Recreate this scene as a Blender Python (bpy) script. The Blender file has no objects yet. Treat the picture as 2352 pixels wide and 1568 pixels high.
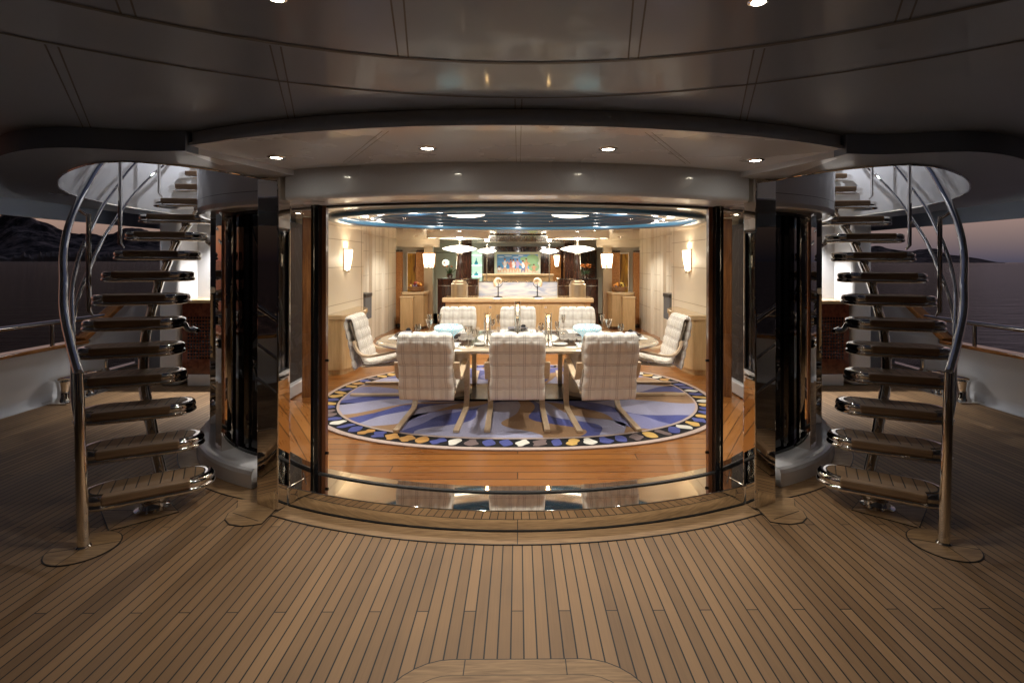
import bpy, bmesh, math, random
from mathutils import Vector, Matrix, noise as mnoise
R = math.radians
PI = math.pi
rng = random.Random(7)
C = bpy.context.scene.collection
sc = bpy.context.scene

# ------------------------------------------------------------------ camera
cam_d = bpy.data.cameras.new('camera')
cam = bpy.data.objects.new('camera', cam_d); C.objects.link(cam)
cam_d.sensor_width = 36.0
cam_d.lens = 36.0 * 1130 / 2352
cam_d.shift_y = -0.0782
cam_d.shift_x = -0.011
cam_d.clip_start = 0.05
cam_d.clip_end = 40000
cam.location = (0.0, 0.0, 1.65)
cam.rotation_euler = (Matrix.Rotation(R(-0.6), 4, 'Z') @ Matrix.Rotation(R(90), 4, 'X') @ Matrix.Rotation(R(0.12), 4, 'Z')).to_euler()
sc.camera = cam

# ------------------------------------------------------------------ world (dusk)
w = bpy.data.worlds.new('World'); sc.world = w; w.use_nodes = True
nt = w.node_tree; nt.nodes.clear()
wo = nt.nodes.new('ShaderNodeOutputWorld'); bg = nt.nodes.new('ShaderNodeBackground')
tc = nt.nodes.new('ShaderNodeTexCoord'); sx = nt.nodes.new('ShaderNodeSeparateXYZ')
rp = nt.nodes.new('ShaderNodeValToRGB')
nt.links.new(tc.outputs['Generated'], sx.inputs[0]); nt.links.new(sx.outputs['Z'], rp.inputs[0])
els = rp.color_ramp.elements
els[0].position = 0.0; els[0].color = (.05, .048, .072, 1)
els[1].position = 1.0; els[1].color = (.02, .025, .045, 1)
for p, c in ((.03, (.115, .090, .097, 1)), (.075, (.23, .155, .14, 1)), (.18, (.11, .072, .085, 1)), (.45, (.045, .045, .07, 1))):
    e = els.new(p); e.color = c
sky = nt.nodes.new('ShaderNodeTexSky'); sky.sky_type = 'NISHITA'; sky.sun_disc = False
sky.sun_elevation = R(0.5); sky.sun_rotation = R(-70)
mul = nt.nodes.new('ShaderNodeMixRGB'); mul.blend_type = 'ADD'; mul.inputs[0].default_value = 0.02
nt.links.new(rp.outputs[0], mul.inputs[1]); nt.links.new(sky.outputs[0], mul.inputs[2])
# the glow lies ahead (forward, to port); the sky astern is almost night
gy = nt.nodes.new('ShaderNodeMapRange'); gy.inputs['From Min'].default_value = -.05; gy.inputs['From Max'].default_value = .68; gy.inputs['To Min'].default_value = .07; gy.inputs['To Max'].default_value = 1.0
nt.links.new(sx.outputs['Y'], gy.inputs['Value'])
m2 = nt.nodes.new('ShaderNodeMixRGB'); m2.blend_type = 'MULTIPLY'; m2.inputs[0].default_value = 1
nt.links.new(mul.outputs[0], m2.inputs[1]); nt.links.new(gy.outputs[0], m2.inputs[2])
nt.links.new(m2.outputs[0], bg.inputs[0]); bg.inputs[1].default_value = 1.15
nt.links.new(bg.outputs[0], wo.inputs[0])

sc.view_settings.view_transform = 'Standard'
sc.view_settings.look = 'None'
sc.view_settings.exposure = 0.28
sc.view_settings.gamma = 1.0
sc.render.engine = 'CYCLES'
sc.cycles.use_denoising = True
sc.cycles.max_bounces = 10
sc.cycles.diffuse_bounces = 4
sc.cycles.glossy_bounces = 6
sc.cycles.transmission_bounces = 8
sc.cycles.transparent_max_bounces = 12
sc.cycles.caustics_refractive = False
sc.cycles.caustics_reflective = True
sc.cycles.blur_glossy = 0.6
sc.cycles.sample_clamp_indirect = 3.0

# ------------------------------------------------------------------ helpers
def tag(o, label=None, cat=None, group=None, kind=None):
    if label: o['label'] = label
    if cat: o['category'] = cat
    if group: o['group'] = group
    if kind: o['kind'] = kind
    return o

def thing(name, label, cat, loc=(0, 0, 0), rz=0.0, group=None):
    o = bpy.data.objects.new(name, None); C.objects.link(o)
    o.location = loc; o.rotation_euler = (0, 0, rz); o.empty_display_size = .1
    return tag(o, label, cat, group)

def catmull(pts, n=6, closed=False):
    pts = [Vector(p) for p in pts]; out = []
    m = len(pts)
    rngi = range(m if closed else m - 1)
    for i in rngi:
        if closed:
            p0, p1, p2, p3 = pts[(i - 1) % m], pts[i], pts[(i + 1) % m], pts[(i + 2) % m]
        else:
            p0 = pts[i - 1] if i > 0 else pts[0] * 2 - pts[1]
            p1, p2 = pts[i], pts[i + 1]
            p3 = pts[i + 2] if i + 2 < m else pts[-1] * 2 - pts[-2]
        for k in range(n):
            t = k / n
            out.append(.5 * ((2 * p1) + (p2 - p0) * t + (2 * p0 - 5 * p1 + 4 * p2 - p3) * t * t + (3 * p1 - p0 - 3 * p2 + p3) * t ** 3))
    if not closed: out.append(pts[-1])
    return out

class MB:
    def __init__(s):
        s.bm = bmesh.new(); s.mi = 0
    def _f(s, vs):
        try:
            f = s.bm.faces.new(vs); f.material_index = s.mi; return f
        except ValueError:
            return None
    def box(s, c, d, rz=0.0, rx=0.0, ry=0.0):
        M = Matrix.Translation(c) @ Matrix.Rotation(rz, 4, 'Z') @ Matrix.Rotation(rx, 4, 'X') @ Matrix.Rotation(ry, 4, 'Y')
        v = [s.bm.verts.new(M @ Vector((x * d[0] / 2, y * d[1] / 2, z * d[2] / 2))) for x in (-1, 1) for y in (-1, 1) for z in (-1, 1)]
        for q in ((0, 1, 3, 2), (4, 6, 7, 5), (0, 4, 5, 1), (2, 3, 7, 6), (0, 2, 6, 4), (1, 5, 7, 3)):
            s._f([v[i] for i in q])
        return s
    def prism(s, poly, z0, z1, cap=True):
        a = [s.bm.verts.new((p[0], p[1], z0)) for p in poly]
        b = [s.bm.verts.new((p[0], p[1], z1)) for p in poly]
        n = len(poly)
        for i in range(n):
            j = (i + 1) % n
            s._f([a[i], a[j], b[j], b[i]])
        if cap: s._f(a[::-1]); s._f(b)
        return s
    def wall(s, path, z0, z1, closed=False):
        a = [s.bm.verts.new((p[0], p[1], z0)) for p in path]
        b = [s.bm.verts.new((p[0], p[1], z1)) for p in path]
        n = len(path)
        for i in range(n if closed else n - 1):
            j = (i + 1) % n
            s._f([a[i], a[j], b[j], b[i]])
        return s
    def band(s, p0, p1, z0=None, z1=None):
        """surface between two equal-length 3D (or 2D + z) lines"""
        a = [s.bm.verts.new((p[0], p[1], z0 if z0 is not None else p[2])) for p in p0]
        b = [s.bm.verts.new((p[0], p[1], z1 if z1 is not None else p[2])) for p in p1]
        for i in range(len(a) - 1): s._f([a[i], a[i + 1], b[i + 1], b[i]])
        return s
    def ring(s, pin, pout, z0, z1):
        """solid between two open 2D lines of equal length"""
        n = len(pin)
        A = [[s.bm.verts.new((p[0], p[1], z)) for p in L] for L, z in ((pin, z0), (pin, z1), (pout, z1), (pout, z0))]
        for k in range(4):
            a, b = A[k], A[(k + 1) % 4]
            for i in range(n - 1): s._f([a[i], a[i + 1], b[i + 1], b[i]])
        s._f([A[k][0] for k in range(4)]); s._f([A[k][-1] for k in (3, 2, 1, 0)])
        return s
    def flat(s, poly, z):
        s._f([s.bm.verts.new((p[0], p[1], z)) for p in poly]); return s
    def tube(s, pts, r, n=12, closed=False, caps=True, sx_=1.0):
        pts = [Vector(p) for p in pts]; m = len(pts)
        rr = r if isinstance(r, (list, tuple)) else [r] * m
        rings = []; up = None
        for i, p in enumerate(pts):
            if closed: t = pts[(i + 1) % m] - pts[i - 1]
            else: t = (pts[min(i + 1, m - 1)] - pts[max(i - 1, 0)])
            t.normalize()
            if up is None:
                up = Vector((0, 0, 1)) if abs(t.z) < .9 else Vector((0, 1, 0))
            b = t.cross(up); b.normalize(); up = b.cross(t); up.normalize()
            rings.append([s.bm.verts.new(p + (b * math.cos(2 * PI * k / n) * sx_ + up * math.sin(2 * PI * k / n)) * rr[i]) for k in range(n)])
        for i in range(m if closed else m - 1):
            a, c = rings[i], rings[(i + 1) % m]
            for k in range(n):
                s._f([a[k], a[(k + 1) % n], c[(k + 1) % n], c[k]])
        if caps and not closed:
            s._f(rings[0][::-1]); s._f(rings[-1])
        return s
    def lathe(s, prof, c=(0, 0, 0), n=32, sx_=1.0, sy_=1.0):
        rings = []
        for r, z in prof:
            if r < 1e-5: rings.append([s.bm.verts.new((c[0], c[1], c[2] + z))])
            else: rings.append([s.bm.verts.new((c[0] + r * sx_ * math.cos(2 * PI * k / n), c[1] + r * sy_ * math.sin(2 * PI * k / n), c[2] + z)) for k in range(n)])
        for a, b in zip(rings, rings[1:]):
            for k in range(n):
                k2 = (k + 1) % n
                if len(a) == 1 and len(b) == 1: continue
                if len(a) == 1: s._f([a[0], b[k2], b[k]])
                elif len(b) == 1: s._f([a[k], a[k2], b[0]])
                else: s._f([a[k], a[k2], b[k2], b[k]])
        return s
    def sweep(s, pts, wdt, th, side):
        """rectangular section: width along 'side' vector, thickness perpendicular"""
        pts = [Vector(p) for p in pts]; side = Vector(side); m = len(pts); rings = []
        for i, p in enumerate(pts):
            t = (pts[min(i + 1, m - 1)] - pts[max(i - 1, 0)]).normalized()
            nrm = t.cross(side).normalized()
            rings.append([s.bm.verts.new(p + side * a * wdt / 2 + nrm * b * th / 2) for a, b in ((-1, -1), (1, -1), (1, 1), (-1, 1))])
        for a, b in zip(rings, rings[1:]):
            for k in range(4): s._f([a[k], a[(k + 1) % 4], b[(k + 1) % 4], b[k]])
        s._f(rings[0][::-1]); s._f(rings[-1]); return s
    def holed(s, loops, z, ztop=None):
        es = []
        for L in loops:
            v = [s.bm.verts.new((p[0], p[1], z)) for p in L]
            es += [s.bm.edges.new((v[i], v[(i + 1) % len(v)])) for i in range(len(v))]
        r = bmesh.ops.triangle_fill(s.bm, use_beauty=True, use_dissolve=False, edges=es, normal=(0, 0, -1))
        for f in r['geom']:
            if isinstance(f, bmesh.types.BMFace): f.material_index = s.mi
        return s
    def build(s, name, mats, parent=None, smooth=True, ang=35, bevel=0, seg=2, recalc=True, weld=False, sub=0):
        if weld: bmesh.ops.remove_doubles(s.bm, verts=s.bm.verts, dist=1e-5)
        if recalc: bmesh.ops.recalc_face_normals(s.bm, faces=s.bm.faces)
        me = bpy.data.meshes.new(name); s.bm.to_mesh(me); s.bm.free()
        if not isinstance(mats, (list, tuple)): mats = [mats]
        for m in mats: me.materials.append(m)
        if smooth:
            me.shade_smooth()
            me.set_sharp_from_angle(angle=R(ang))
        o = bpy.data.objects.new(name, me); C.objects.link(o)
        if parent: o.parent = parent
        if bevel:
            b = o.modifiers.new('b', 'BEVEL'); b.width = bevel; b.segments = seg; b.limit_method = 'ANGLE'; b.angle_limit = R(40)
        if sub:
            b = o.modifiers.new('s', 'SUBSURF'); b.levels = sub; b.render_levels = sub
        return o

def copy_tree(o, parent=None):
    c = o.copy(); C.objects.link(c)
    if parent: c.parent = parent
    for ch in list(o.children): copy_tree(ch, c)
    return c

def struct(o, label=None):
    o['kind'] = 'structure'
    if label: o['label'] = label
    return o

def arc(cx, cy, r, a0, a1, n=32):
    return [(cx + r * math.cos(R(a0 + (a1 - a0) * i / n)), cy + r * math.sin(R(a0 + (a1 - a0) * i / n))) for i in range(n + 1)]

# ------------------------------------------------------------------ materials
def mat(name, col, rough=.5, metal=0.0, **k):
    m = bpy.data.materials.new(name); m.use_nodes = True
    b = m.node_tree.nodes['Principled BSDF']
    b.inputs['Base Color'].default_value = (*col, 1)
    b.inputs['Roughness'].default_value = rough; b.inputs['Metallic'].default_value = metal
    for a, v in k.items(): b.inputs[a.replace('_', ' ')].default_value = v
    return m

def NT(m):
    t = m.node_tree
    def N(ty, **k):
        n = t.nodes.new(ty)
        for a, v in k.items(): setattr(n, a, v)
        return n
    def L(a, b): t.links.new(a, b)
    def M(op, a, b=None, c=None):
        n = t.nodes.new('ShaderNodeMath'); n.operation = op
        for i, v in enumerate((a, b, c)):
            if v is None: continue
            if isinstance(v, (int, float)): n.inputs[i].default_value = v
            else: t.links.new(v, n.inputs[i])
        return n.outputs[0]
    return t, t.nodes['Principled BSDF'], N, L, M

def mixc(N, L, fac, a, b, blend='MIX'):
    n = N('ShaderNodeMixRGB', blend_type=blend)
    for i, v in enumerate((fac, a, b)):
        if isinstance(v, (int, float)): n.inputs[i].default_value = v
        elif isinstance(v, tuple): n.inputs[i].default_value = (*v, 1)
        else: L(v, n.inputs[i])
    return n.outputs[0]

def noise_var(m, scale=3.0, amount=.15, bump=0.0, stretch=None, rough_var=0.0, cbump=0.0):
    """subtle wear / tone variation on a plain material"""
    t, b, N, L, M = NT(m)
    tc = N('ShaderNodeTexCoord'); src = tc.outputs['Object']
    if stretch:
        mp = N('ShaderNodeMapping'); mp.inputs['Scale'].default_value = stretch; L(src, mp.inputs[0]); src = mp.outputs[0]
    n = N('ShaderNodeTexNoise'); n.inputs['Scale'].default_value = scale; n.inputs['Detail'].default_value = 5; L(src, n.inputs['Vector'])
    col = tuple(b.inputs['Base Color'].default_value[:3])
    f = M('MULTIPLY_ADD', n.outputs['Fac'], 2 * amount, 1 - amount)
    mm = N('ShaderNodeMixRGB', blend_type='MULTIPLY'); mm.inputs[0].default_value = 1; mm.inputs[1].default_value = (*col, 1)
    cc = N('ShaderNodeCombineXYZ'); L(f, cc.inputs[0]); L(f, cc.inputs[1]); L(f, cc.inputs[2]); L(cc.outputs[0], mm.inputs[2])
    L(mm.outputs[0], b.inputs['Base Color'])
    if rough_var:
        r0 = b.inputs['Roughness'].default_value
        L(M('MULTIPLY_ADD', n.outputs['Fac'], rough_var * 2, r0 - rough_var), b.inputs['Roughness'])
    if cbump:
        n9 = N('ShaderNodeTexNoise'); n9.inputs['Scale'].default_value = 1.1; n9.inputs['Detail'].default_value = 2; n9.inputs['Distortion'].default_value = 1.0; L(tc.outputs['Object'], n9.inputs['Vector'])
        b9 = N('ShaderNodeBump'); b9.inputs['Strength'].default_value = cbump; b9.inputs['Distance'].default_value = .02; L(n9.outputs['Fac'], b9.inputs['Height']); L(b9.outputs[0], b.inputs['Coat Normal']); L(b9.outputs[0], b.inputs['Normal'])
    if bump:
        bp = N('ShaderNodeBump'); bp.inputs['Strength'].default_value = bump; bp.inputs['Distance'].default_value = .01
        L(n.outputs['Fac'], bp.inputs['Height']); L(bp.outputs[0], b.inputs['Normal'])
    return m

def planks(name, c1, c2, pitch, caulk, caulkcol=(.012, .010, .008), rough=.6, butt=True, angle=0.0, coat=0.0, xoff=0.0, yoff=0.0, length=3.0, rows=4, gs=1.0):
    """teak planks running along local Y"""
    m = bpy.data.materials.new(name); m.use_nodes = True
    t, b, N, L, M = NT(m)
    tc = N('ShaderNodeTexCoord'); mp = N('ShaderNodeMapping'); mp.inputs['Rotation'].default_value[2] = angle
    L(tc.outputs['Object'], mp.inputs[0]); sp = N('ShaderNodeSeparateXYZ'); L(mp.outputs[0], sp.inputs[0])
    x = M('ADD', M('DIVIDE', sp.outputs['X'], pitch), 1000 + xoff); y = sp.outputs['Y']
    idx = M('FLOOR', x); fx = M('FRACT', x)
    dx = M('MINIMUM', fx, M('SUBTRACT', 1.0, fx))
    line = M('LESS_THAN', dx, caulk / pitch / 2)
    row = M('MODULO', idx, float(rows))
    yy = M('ADD', M('DIVIDE', M('SUBTRACT', M('ADD', y, 300.0 - yoff), M('MULTIPLY', row, length / rows)), length), 0.0)
    iy = M('FLOOR', yy); fy = M('FRACT', yy); dy = M('MINIMUM', fy, M('SUBTRACT', 1.0, fy))
    if butt:
        l2 = M('LESS_THAN', dy, caulk / length / 2 * .8); line = M('MAXIMUM', line, l2)
    cb = N('ShaderNodeCombineXYZ'); L(idx, cb.inputs[0]); L(iy, cb.inputs[1])
    wn = N('ShaderNodeTexWhiteNoise', noise_dimensions='2D'); L(cb.outputs[0], wn.inputs['Vector'])
    # grain
    g1 = N('ShaderNodeMapping'); g1.inputs['Scale'].default_value = (90 * gs, 2.2 * gs, 1)
    cv = N('ShaderNodeCombineXYZ'); L(sp.outputs['X'], cv.inputs[0]); L(M('ADD', y, M('MULTIPLY', wn.outputs['Value'], 37.0)), cv.inputs[1]); L(idx, cv.inputs[2])
    L(cv.outputs[0], g1.inputs[0])
    n1 = N('ShaderNodeTexNoise'); n1.inputs['Scale'].default_value = 1.6; n1.inputs['Detail'].default_value = 7; n1.inputs['Roughness'].default_value = .65; L(g1.outputs[0], n1.inputs['Vector'])
    n2 = N('ShaderNodeTexNoise'); n2.inputs['Scale'].default_value = 1.7; n2.inputs['Detail'].default_value = 5; L(tc.outputs['Object'], n2.inputs['Vector'])
    f = M('ADD', M('MULTIPLY', wn.outputs['Value'], .46), M('MULTIPLY', n1.outputs['Fac'], .55))
    f = M('ADD', f, M('MULTIPLY_ADD', n2.outputs['Fac'], .7, -.46))
    col = mixc(N, L, f, c1, c2)
    col = mixc(N, L, line, col, caulkcol)
    L(col, b.inputs['Base Color'])
    L(M('ADD', M('MULTIPLY_ADD', n1.outputs['Fac'], .18, rough - .09), M('MULTIPLY', M('MULTIPLY_ADD', n2.outputs['Fac'], 1.0, -.5), .16)), b.inputs['Roughness'])
    bp = N('ShaderNodeBump'); bp.inputs['Strength'].default_value = .35; bp.inputs['Distance'].default_value = .0015
    L(M('SUBTRACT', M('MULTIPLY', n1.outputs['Fac'], .3), line), bp.inputs['Height']); L(bp.outputs[0], b.inputs['Normal'])
    b.inputs['Coat Weight'].default_value = coat; b.inputs['Coat Roughness'].default_value = .08
    return m

def woodm(name, c1, c2, scale=(8, 1.2, 8), rough=.3, coat=0.0, detail=6, nscale=2.5):
    m = bpy.data.materials.new(name); m.use_nodes = True
    t, b, N, L, M = NT(m)
    tc = N('ShaderNodeTexCoord'); mp = N('ShaderNodeMapping'); mp.inputs['Scale'].default_value = scale
    L(tc.outputs['Object'], mp.inputs[0])
    n = N('ShaderNodeTexNoise'); n.inputs['Scale'].default_value = nscale; n.inputs['Detail'].default_value = detail; n.inputs['Distortion'].default_value = .6; L(mp.outputs[0], n.inputs['Vector'])
    r = N('ShaderNodeValToRGB'); r.color_ramp.elements[0].position = .3; r.color_ramp.elements[1].position = .72
    r.color_ramp.elements[0].color = (*c1, 1); r.color_ramp.elements[1].color = (*c2, 1)
    L(n.outputs['Fac'], r.inputs[0]); L(r.outputs[0], b.inputs['Base Color'])
    b.inputs['Roughness'].default_value = rough; b.inputs['Coat Weight'].default_value = coat; b.inputs['Coat Roughness'].default_value = .05
    return m

def emis(name, col, strength):
    m = bpy.data.materials.new(name); m.use_nodes = True
    b = m.node_tree.nodes['Principled BSDF']
    b.inputs['Base Color'].default_value = (*col, 1); b.inputs['Emission Color'].default_value = (*col, 1)
    b.inputs['Emission Strength'].default_value = strength
    return m

TEAK1, TEAK2 = (.155, .086, .038), (.350, .208, .100)
M_deck = planks('teak_deck', TEAK1, TEAK2, .0558, .0064, caulkcol=(.004, .0035, .003), yoff=2.325, xoff=.5)
M_deck_side = planks('teak_deck_side', TEAK1, TEAK2, .0558, .0042, yoff=1.1)
M_teak = woodm('teak_plain', (.19, .108, .047), (.36, .222, .105), (3, 30, 3), .55)
M_teak_y = woodm('teak_plain_along', (.22, .135, .075), (.42, .275, .165), (30, 3, 3), .55)
M_caulk = mat('black_caulk', (.012, .010, .009), .6)
M_tread = planks('tread_teak', (.20, .12, .065), (.36, .235, .14), .066, .0045, butt=False, rough=.5)
M_nose = woodm('tread_nosing_teak', (.17, .10, .052), (.30, .19, .105), (2, 20, 20), .45)
M_floor = planks('interior_teak', (.19, .060, .010), (.42, .17, .038), .12, .0095, caulkcol=(.035, .012, .004), rough=.30, coat=.5, angle=R(90), length=4, gs=.6)
M_floor_d = planks('interior_teak_diagonal', (.28, .10, .018), (.52, .23, .065), .095, .006, caulkcol=(.03, .012, .005), rough=.30, coat=.5, angle=R(-33), butt=False, gs=.6)
M_floor_d2 = planks('interior_teak_diagonal_other', (.28, .10, .018), (.52, .23, .065), .095, .006, caulkcol=(.03, .012, .005), rough=.30, coat=.5, angle=R(33), butt=False, gs=.6)
M_floor_e = woodm('interior_teak_edge', (.32, .115, .02), (.52, .23, .065), (6, 6, 2), .28, .6)
M_white = noise_var(mat('white_gloss_paint', (.72, .72, .74), .16, Coat_Weight=.4, Coat_Roughness=.06), 1.5, .03)
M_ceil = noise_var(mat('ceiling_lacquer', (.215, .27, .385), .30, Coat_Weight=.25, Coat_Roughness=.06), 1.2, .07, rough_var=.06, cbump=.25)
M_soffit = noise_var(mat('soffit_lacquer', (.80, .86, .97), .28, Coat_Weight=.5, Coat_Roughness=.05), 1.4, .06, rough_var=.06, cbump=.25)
M_seam = mat('ceiling_seam', (.09, .085, .09), .5)
M_chrome = mat('polished_steel', (.84, .82, .79), .025, 1.0)
M_mirror = noise_var(mat('mirror_steel', (.70, .66, .61), .02, 1.0), 2.0, .02, bump=.02, stretch=(1, 1, .35))
M_sill = noise_var(mat('sill_steel', (.82, .80, .76), .035, 1.0), 1.6, .02, bump=.02)
M_brushed = noise_var(mat('brushed_champagne', (.62, .52, .38), .32, 1.0), 40, .06, stretch=(1, 1, .02))
M_champ = noise_var(mat('champagne_lacquer', (.70, .60, .46), .18, .35, Coat_Weight=.7), 8, .04)
M_black = mat('black_gloss', (.008, .008, .009), .08, Coat_Weight=.5)
M_blackrub = mat('black_rubber', (.01, .01, .01), .45)
M_bglass = mat('black_window_glass', (.003, .003, .004), .015, Specular_IOR_Level=.8)
M_cream = noise_var(mat('cream_leather', (.83, .765, .62), .5), 30, .02, bump=.04)
M_creamseam = mat('cream_seam', (.42, .34, .22), .7)
M_iceil = noise_var(mat('cream_ceiling', (.78, .71, .58), .13, Coat_Weight=.5, Coat_Roughness=.03), 1.5, .02)
M_blue = noise_var(mat('blue_lacquer', (.035, .12, .22), .3, Coat_Weight=.3, Coat_Roughness=.05), 2, .12, stretch=(1, 1, 3))
M_blue2 = noise_var(mat('blue_step_lacquer', (.024, .085, .165), .28, Specular_IOR_Level=.35), 2, .15, stretch=(1, 1, 3))
M_oak = woodm('pale_maple', (.50, .33, .155), (.62, .43, .22), (12, 12, 1.2), .3, .3)
M_oaktop = woodm('pale_maple_top', (.58, .41, .22), (.68, .50, .29), (2, 9, 2), .18, .6)
M_postw = woodm('brown_post_wood', (.10, .035, .010), (.26, .11, .035), (14, 14, 1.2), .3, .4)
M_burl = woodm('burl_wood', (.34, .13, .035), (.62, .30, .10), (14, 14, 14), .22, .5, 9, 3.5)
M_darkw = woodm('dark_macassar', (.022, .010, .007), (.07, .028, .016), (10, 10, 1), .12, .8)
M_mahog = woodm('mahogany', (.09, .022, .012), (.22, .065, .03), (6, 2, 6), .18, .7)
M_caprail = woodm('varnished_cap', (.22, .08, .018), (.48, .20, .05), (12, 1, 6), .15, .8)
M_marble = bpy.data.materials.new('blue_white_marble')
M_birch = woodm('birch_bentwood', (.62, .45, .28), (.76, .60, .42), (20, 3, 20), .4)
M_glass = mat('clear_glass', (1, 1, 1), .0, IOR=1.45, Transmission_Weight=1.0)
M_shade = emis('opal_glass_lit', (1.0, .86, .62), 5.5)
M_lens = emis('downlight_lens', (1.0, .90, .72), 40)
M_lens_c = emis('downlight_lens_cool', (.95, .95, 1.0), 14)
M_lampdisc = emis('lamp_disc_lit', (1.0, .92, .76), 2.6)
M_flame = emis('candle_flame', (1.0, .72, .32), 25)
M_wax = mat('white_wax', (.9, .86, .75), .4, Emission_Strength=.4)
M_cove = emis('cove_light', (1.0, .90, .70), 3.2)
M_linen = noise_var(mat('white_linen', (.86, .84, .80), .8), 60, .05, bump=.1)
M_plate = mat('pewter_plate', (.10, .095, .10), .25, .3)
M_platew = mat('pale_china', (.75, .74, .70), .15)
M_napkin = noise_var(mat('grey_napkin', (.20, .19, .21), .8), 20, .1)
M_blkflower = mat('black_petal', (.012, .011, .012), .6)
M_silver = mat('silver', (.85, .82, .76), .12, 1.0)
M_iron = mat('dark_iron', (.05, .045, .04), .45, .7)
M_shell = noise_var(mat('nautilus_shell', (.82, .66, .44), .3), 12, .2)
M_leaf = noise_var(mat('dark_leaf', (.04, .09, .03), .45), 8, .3)
M_bird = mat('orange_bloom', (.80, .28, .05), .5)
M_cloud = mat('granite_plinth', (.006, .006, .006), .2)
M_cush = bpy.data.materials.new('plaid_cushion')
M_web = mat('beige_webbing', (.36, .30, .22), .85)
M_doorw = noise_var(mat('pale_door', (.72, .68, .56), .4), 4, .03)
M_curt = mat('door_stile_brown', (.16, .055, .02), .3, Coat_Weight=.4)
M_rock = bpy.data.materials.new('mountain_rock')
M_seaw = bpy.data.materials.new('sea_water')

M_art = woodm('amber_abstract', (.12, .03, .01), (.95, .55, .06), (5, 5, .9), .5, 0, 3, 2.2)

def setup():
    # marble
    M_marble.use_nodes = True
    t, b, N, L, M = NT(M_marble)
    tc = N('ShaderNodeTexCoord'); n = N('ShaderNodeTexNoise'); n.inputs['Scale'].default_value = 1.6; n.inputs['Detail'].default_value = 8; n.inputs['Distortion'].default_value = 1.8
    mp = N('ShaderNodeMapping'); mp.inputs['Scale'].default_value = (1, 1, 3.5); L(tc.outputs['Object'], mp.inputs[0]); L(mp.outputs[0], n.inputs['Vector'])
    r = N('ShaderNodeValToRGB'); r.color_ramp.elements[0].color = (.42, .48, .64, 1); r.color_ramp.elements[0].position = .36
    r.color_ramp.elements[1].color = (.80, .80, .80, 1); r.color_ramp.elements[1].position = .60
    L(n.outputs['Fac'], r.inputs[0]); L(r.outputs[0], b.inputs['Base Color']); b.inputs['Roughness'].default_value = .15
    # plaid: UV in metres
    M_cush.use_nodes = True
    t, b, N, L, M = NT(M_cush)
    uv = N('ShaderNodeTexCoord'); sp = N('ShaderNodeSeparateXYZ'); L(uv.outputs['UV'], sp.inputs[0])
    def lines(c, p, off):
        v = M('MULTIPLY', M('FRACT', M('DIVIDE', M('ADD', c, off), p)), p)
        a = M('LESS_THAN', M('ABSOLUTE', M('SUBTRACT', v, p / 2 - .0095)), .0014)
        d = M('LESS_THAN', M('ABSOLUTE', M('SUBTRACT', v, p / 2 + .0095)), .0014)
        e = M('LESS_THAN', M('ABSOLUTE', M('SUBTRACT', v, p / 2)), .0095)
        return M('MAXIMUM', a, d), e
    a, ea = lines(sp.outputs['X'], .13, .065 + 1.3 + .065)
    c, ec = lines(sp.outputs['Y'], .12, 1.2 + .055)
    n = N('ShaderNodeTexNoise'); n.inputs['Scale'].default_value = 90; n.inputs['Detail'].default_value = 3
    base = mixc(N, L, n.outputs['Fac'], (.89, .83, .73), (.96, .92, .84))
    base = mixc(N, L, M('MULTIPLY', M('MAXIMUM', ea, ec), .14), base, (.45, .33, .26))
    col = mixc(N, L, M('MULTIPLY', M('MAXIMUM', a, c), .62), base, (.18, .12, .11))
    L(col, b.inputs['Base Color']); b.inputs['Roughness'].default_value = .85
    n3 = N('ShaderNodeTexNoise'); n3.inputs['Scale'].default_value = 14; n3.inputs['Detail'].default_value = 4; n3.inputs['Distortion'].default_value = 1.2; L(uv.outputs['UV'], n3.inputs['Vector'])
    bp = N('ShaderNodeBump'); bp.inputs['Strength'].default_value = .5; bp.inputs['Distance'].default_value = .012
    L(n3.outputs['Fac'], bp.inputs['Height']); L(bp.outputs[0], b.inputs['Normal'])
    # rock
    M_rock.use_nodes = True
    t, b, N, L, M = NT(M_rock)
    tc = N('ShaderNodeTexCoord'); n = N('ShaderNodeTexNoise'); n.inputs['Scale'].default_value = .01; n.inputs['Detail'].default_value = 9; n.inputs['Roughness'].default_value = .7
    L(tc.outputs['Object'], n.inputs['Vector'])
    r = N('ShaderNodeValToRGB'); r.color_ramp.elements[0].color = (.08, .08, .085, 1); r.color_ramp.elements[0].position = .44
    r.color_ramp.elements[1].color = (.75, .64, .60, 1); r.color_ramp.elements[1].position = .62  # pinkish light on the slopes is put into this pale rock tone
    L(n.outputs['Fac'], r.inputs[0])
    sp = N('ShaderNodeSeparateXYZ'); L(tc.outputs['Object'], sp.inputs[0])
    L(r.outputs[0], b.inputs['Base Color']); b.inputs['Roughness'].default_value = 1
    # sea
    M_seaw.use_nodes = True
    t, b, N, L, M = NT(M_seaw)
    b.inputs['Base Color'].default_value = (.010, .014, .022, 1); b.inputs['Roughness'].default_value = .07; b.inputs['IOR'].default_value = 1.33
    tc = N('ShaderNodeTexCoord')
    mp = N('ShaderNodeMapping'); mp.inputs['Scale'].default_value = (.25, 1.0, 1); L(tc.outputs['Object'], mp.inputs[0])
    n = N('ShaderNodeTexNoise'); n.inputs['Scale'].default_value = .8; n.inputs['Detail'].default_value = 7; n.inputs['Roughness'].default_value = .6; L(mp.outputs[0], n.inputs['Vector'])
    bp = N('ShaderNodeBump'); bp.inputs['Strength'].default_value = .9; bp.inputs['Distance'].default_value = 3.0
    L(n.outputs['Fac'], bp.inputs['Height']); L(bp.outputs[0], b.inputs['Normal'])
setup()

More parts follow.
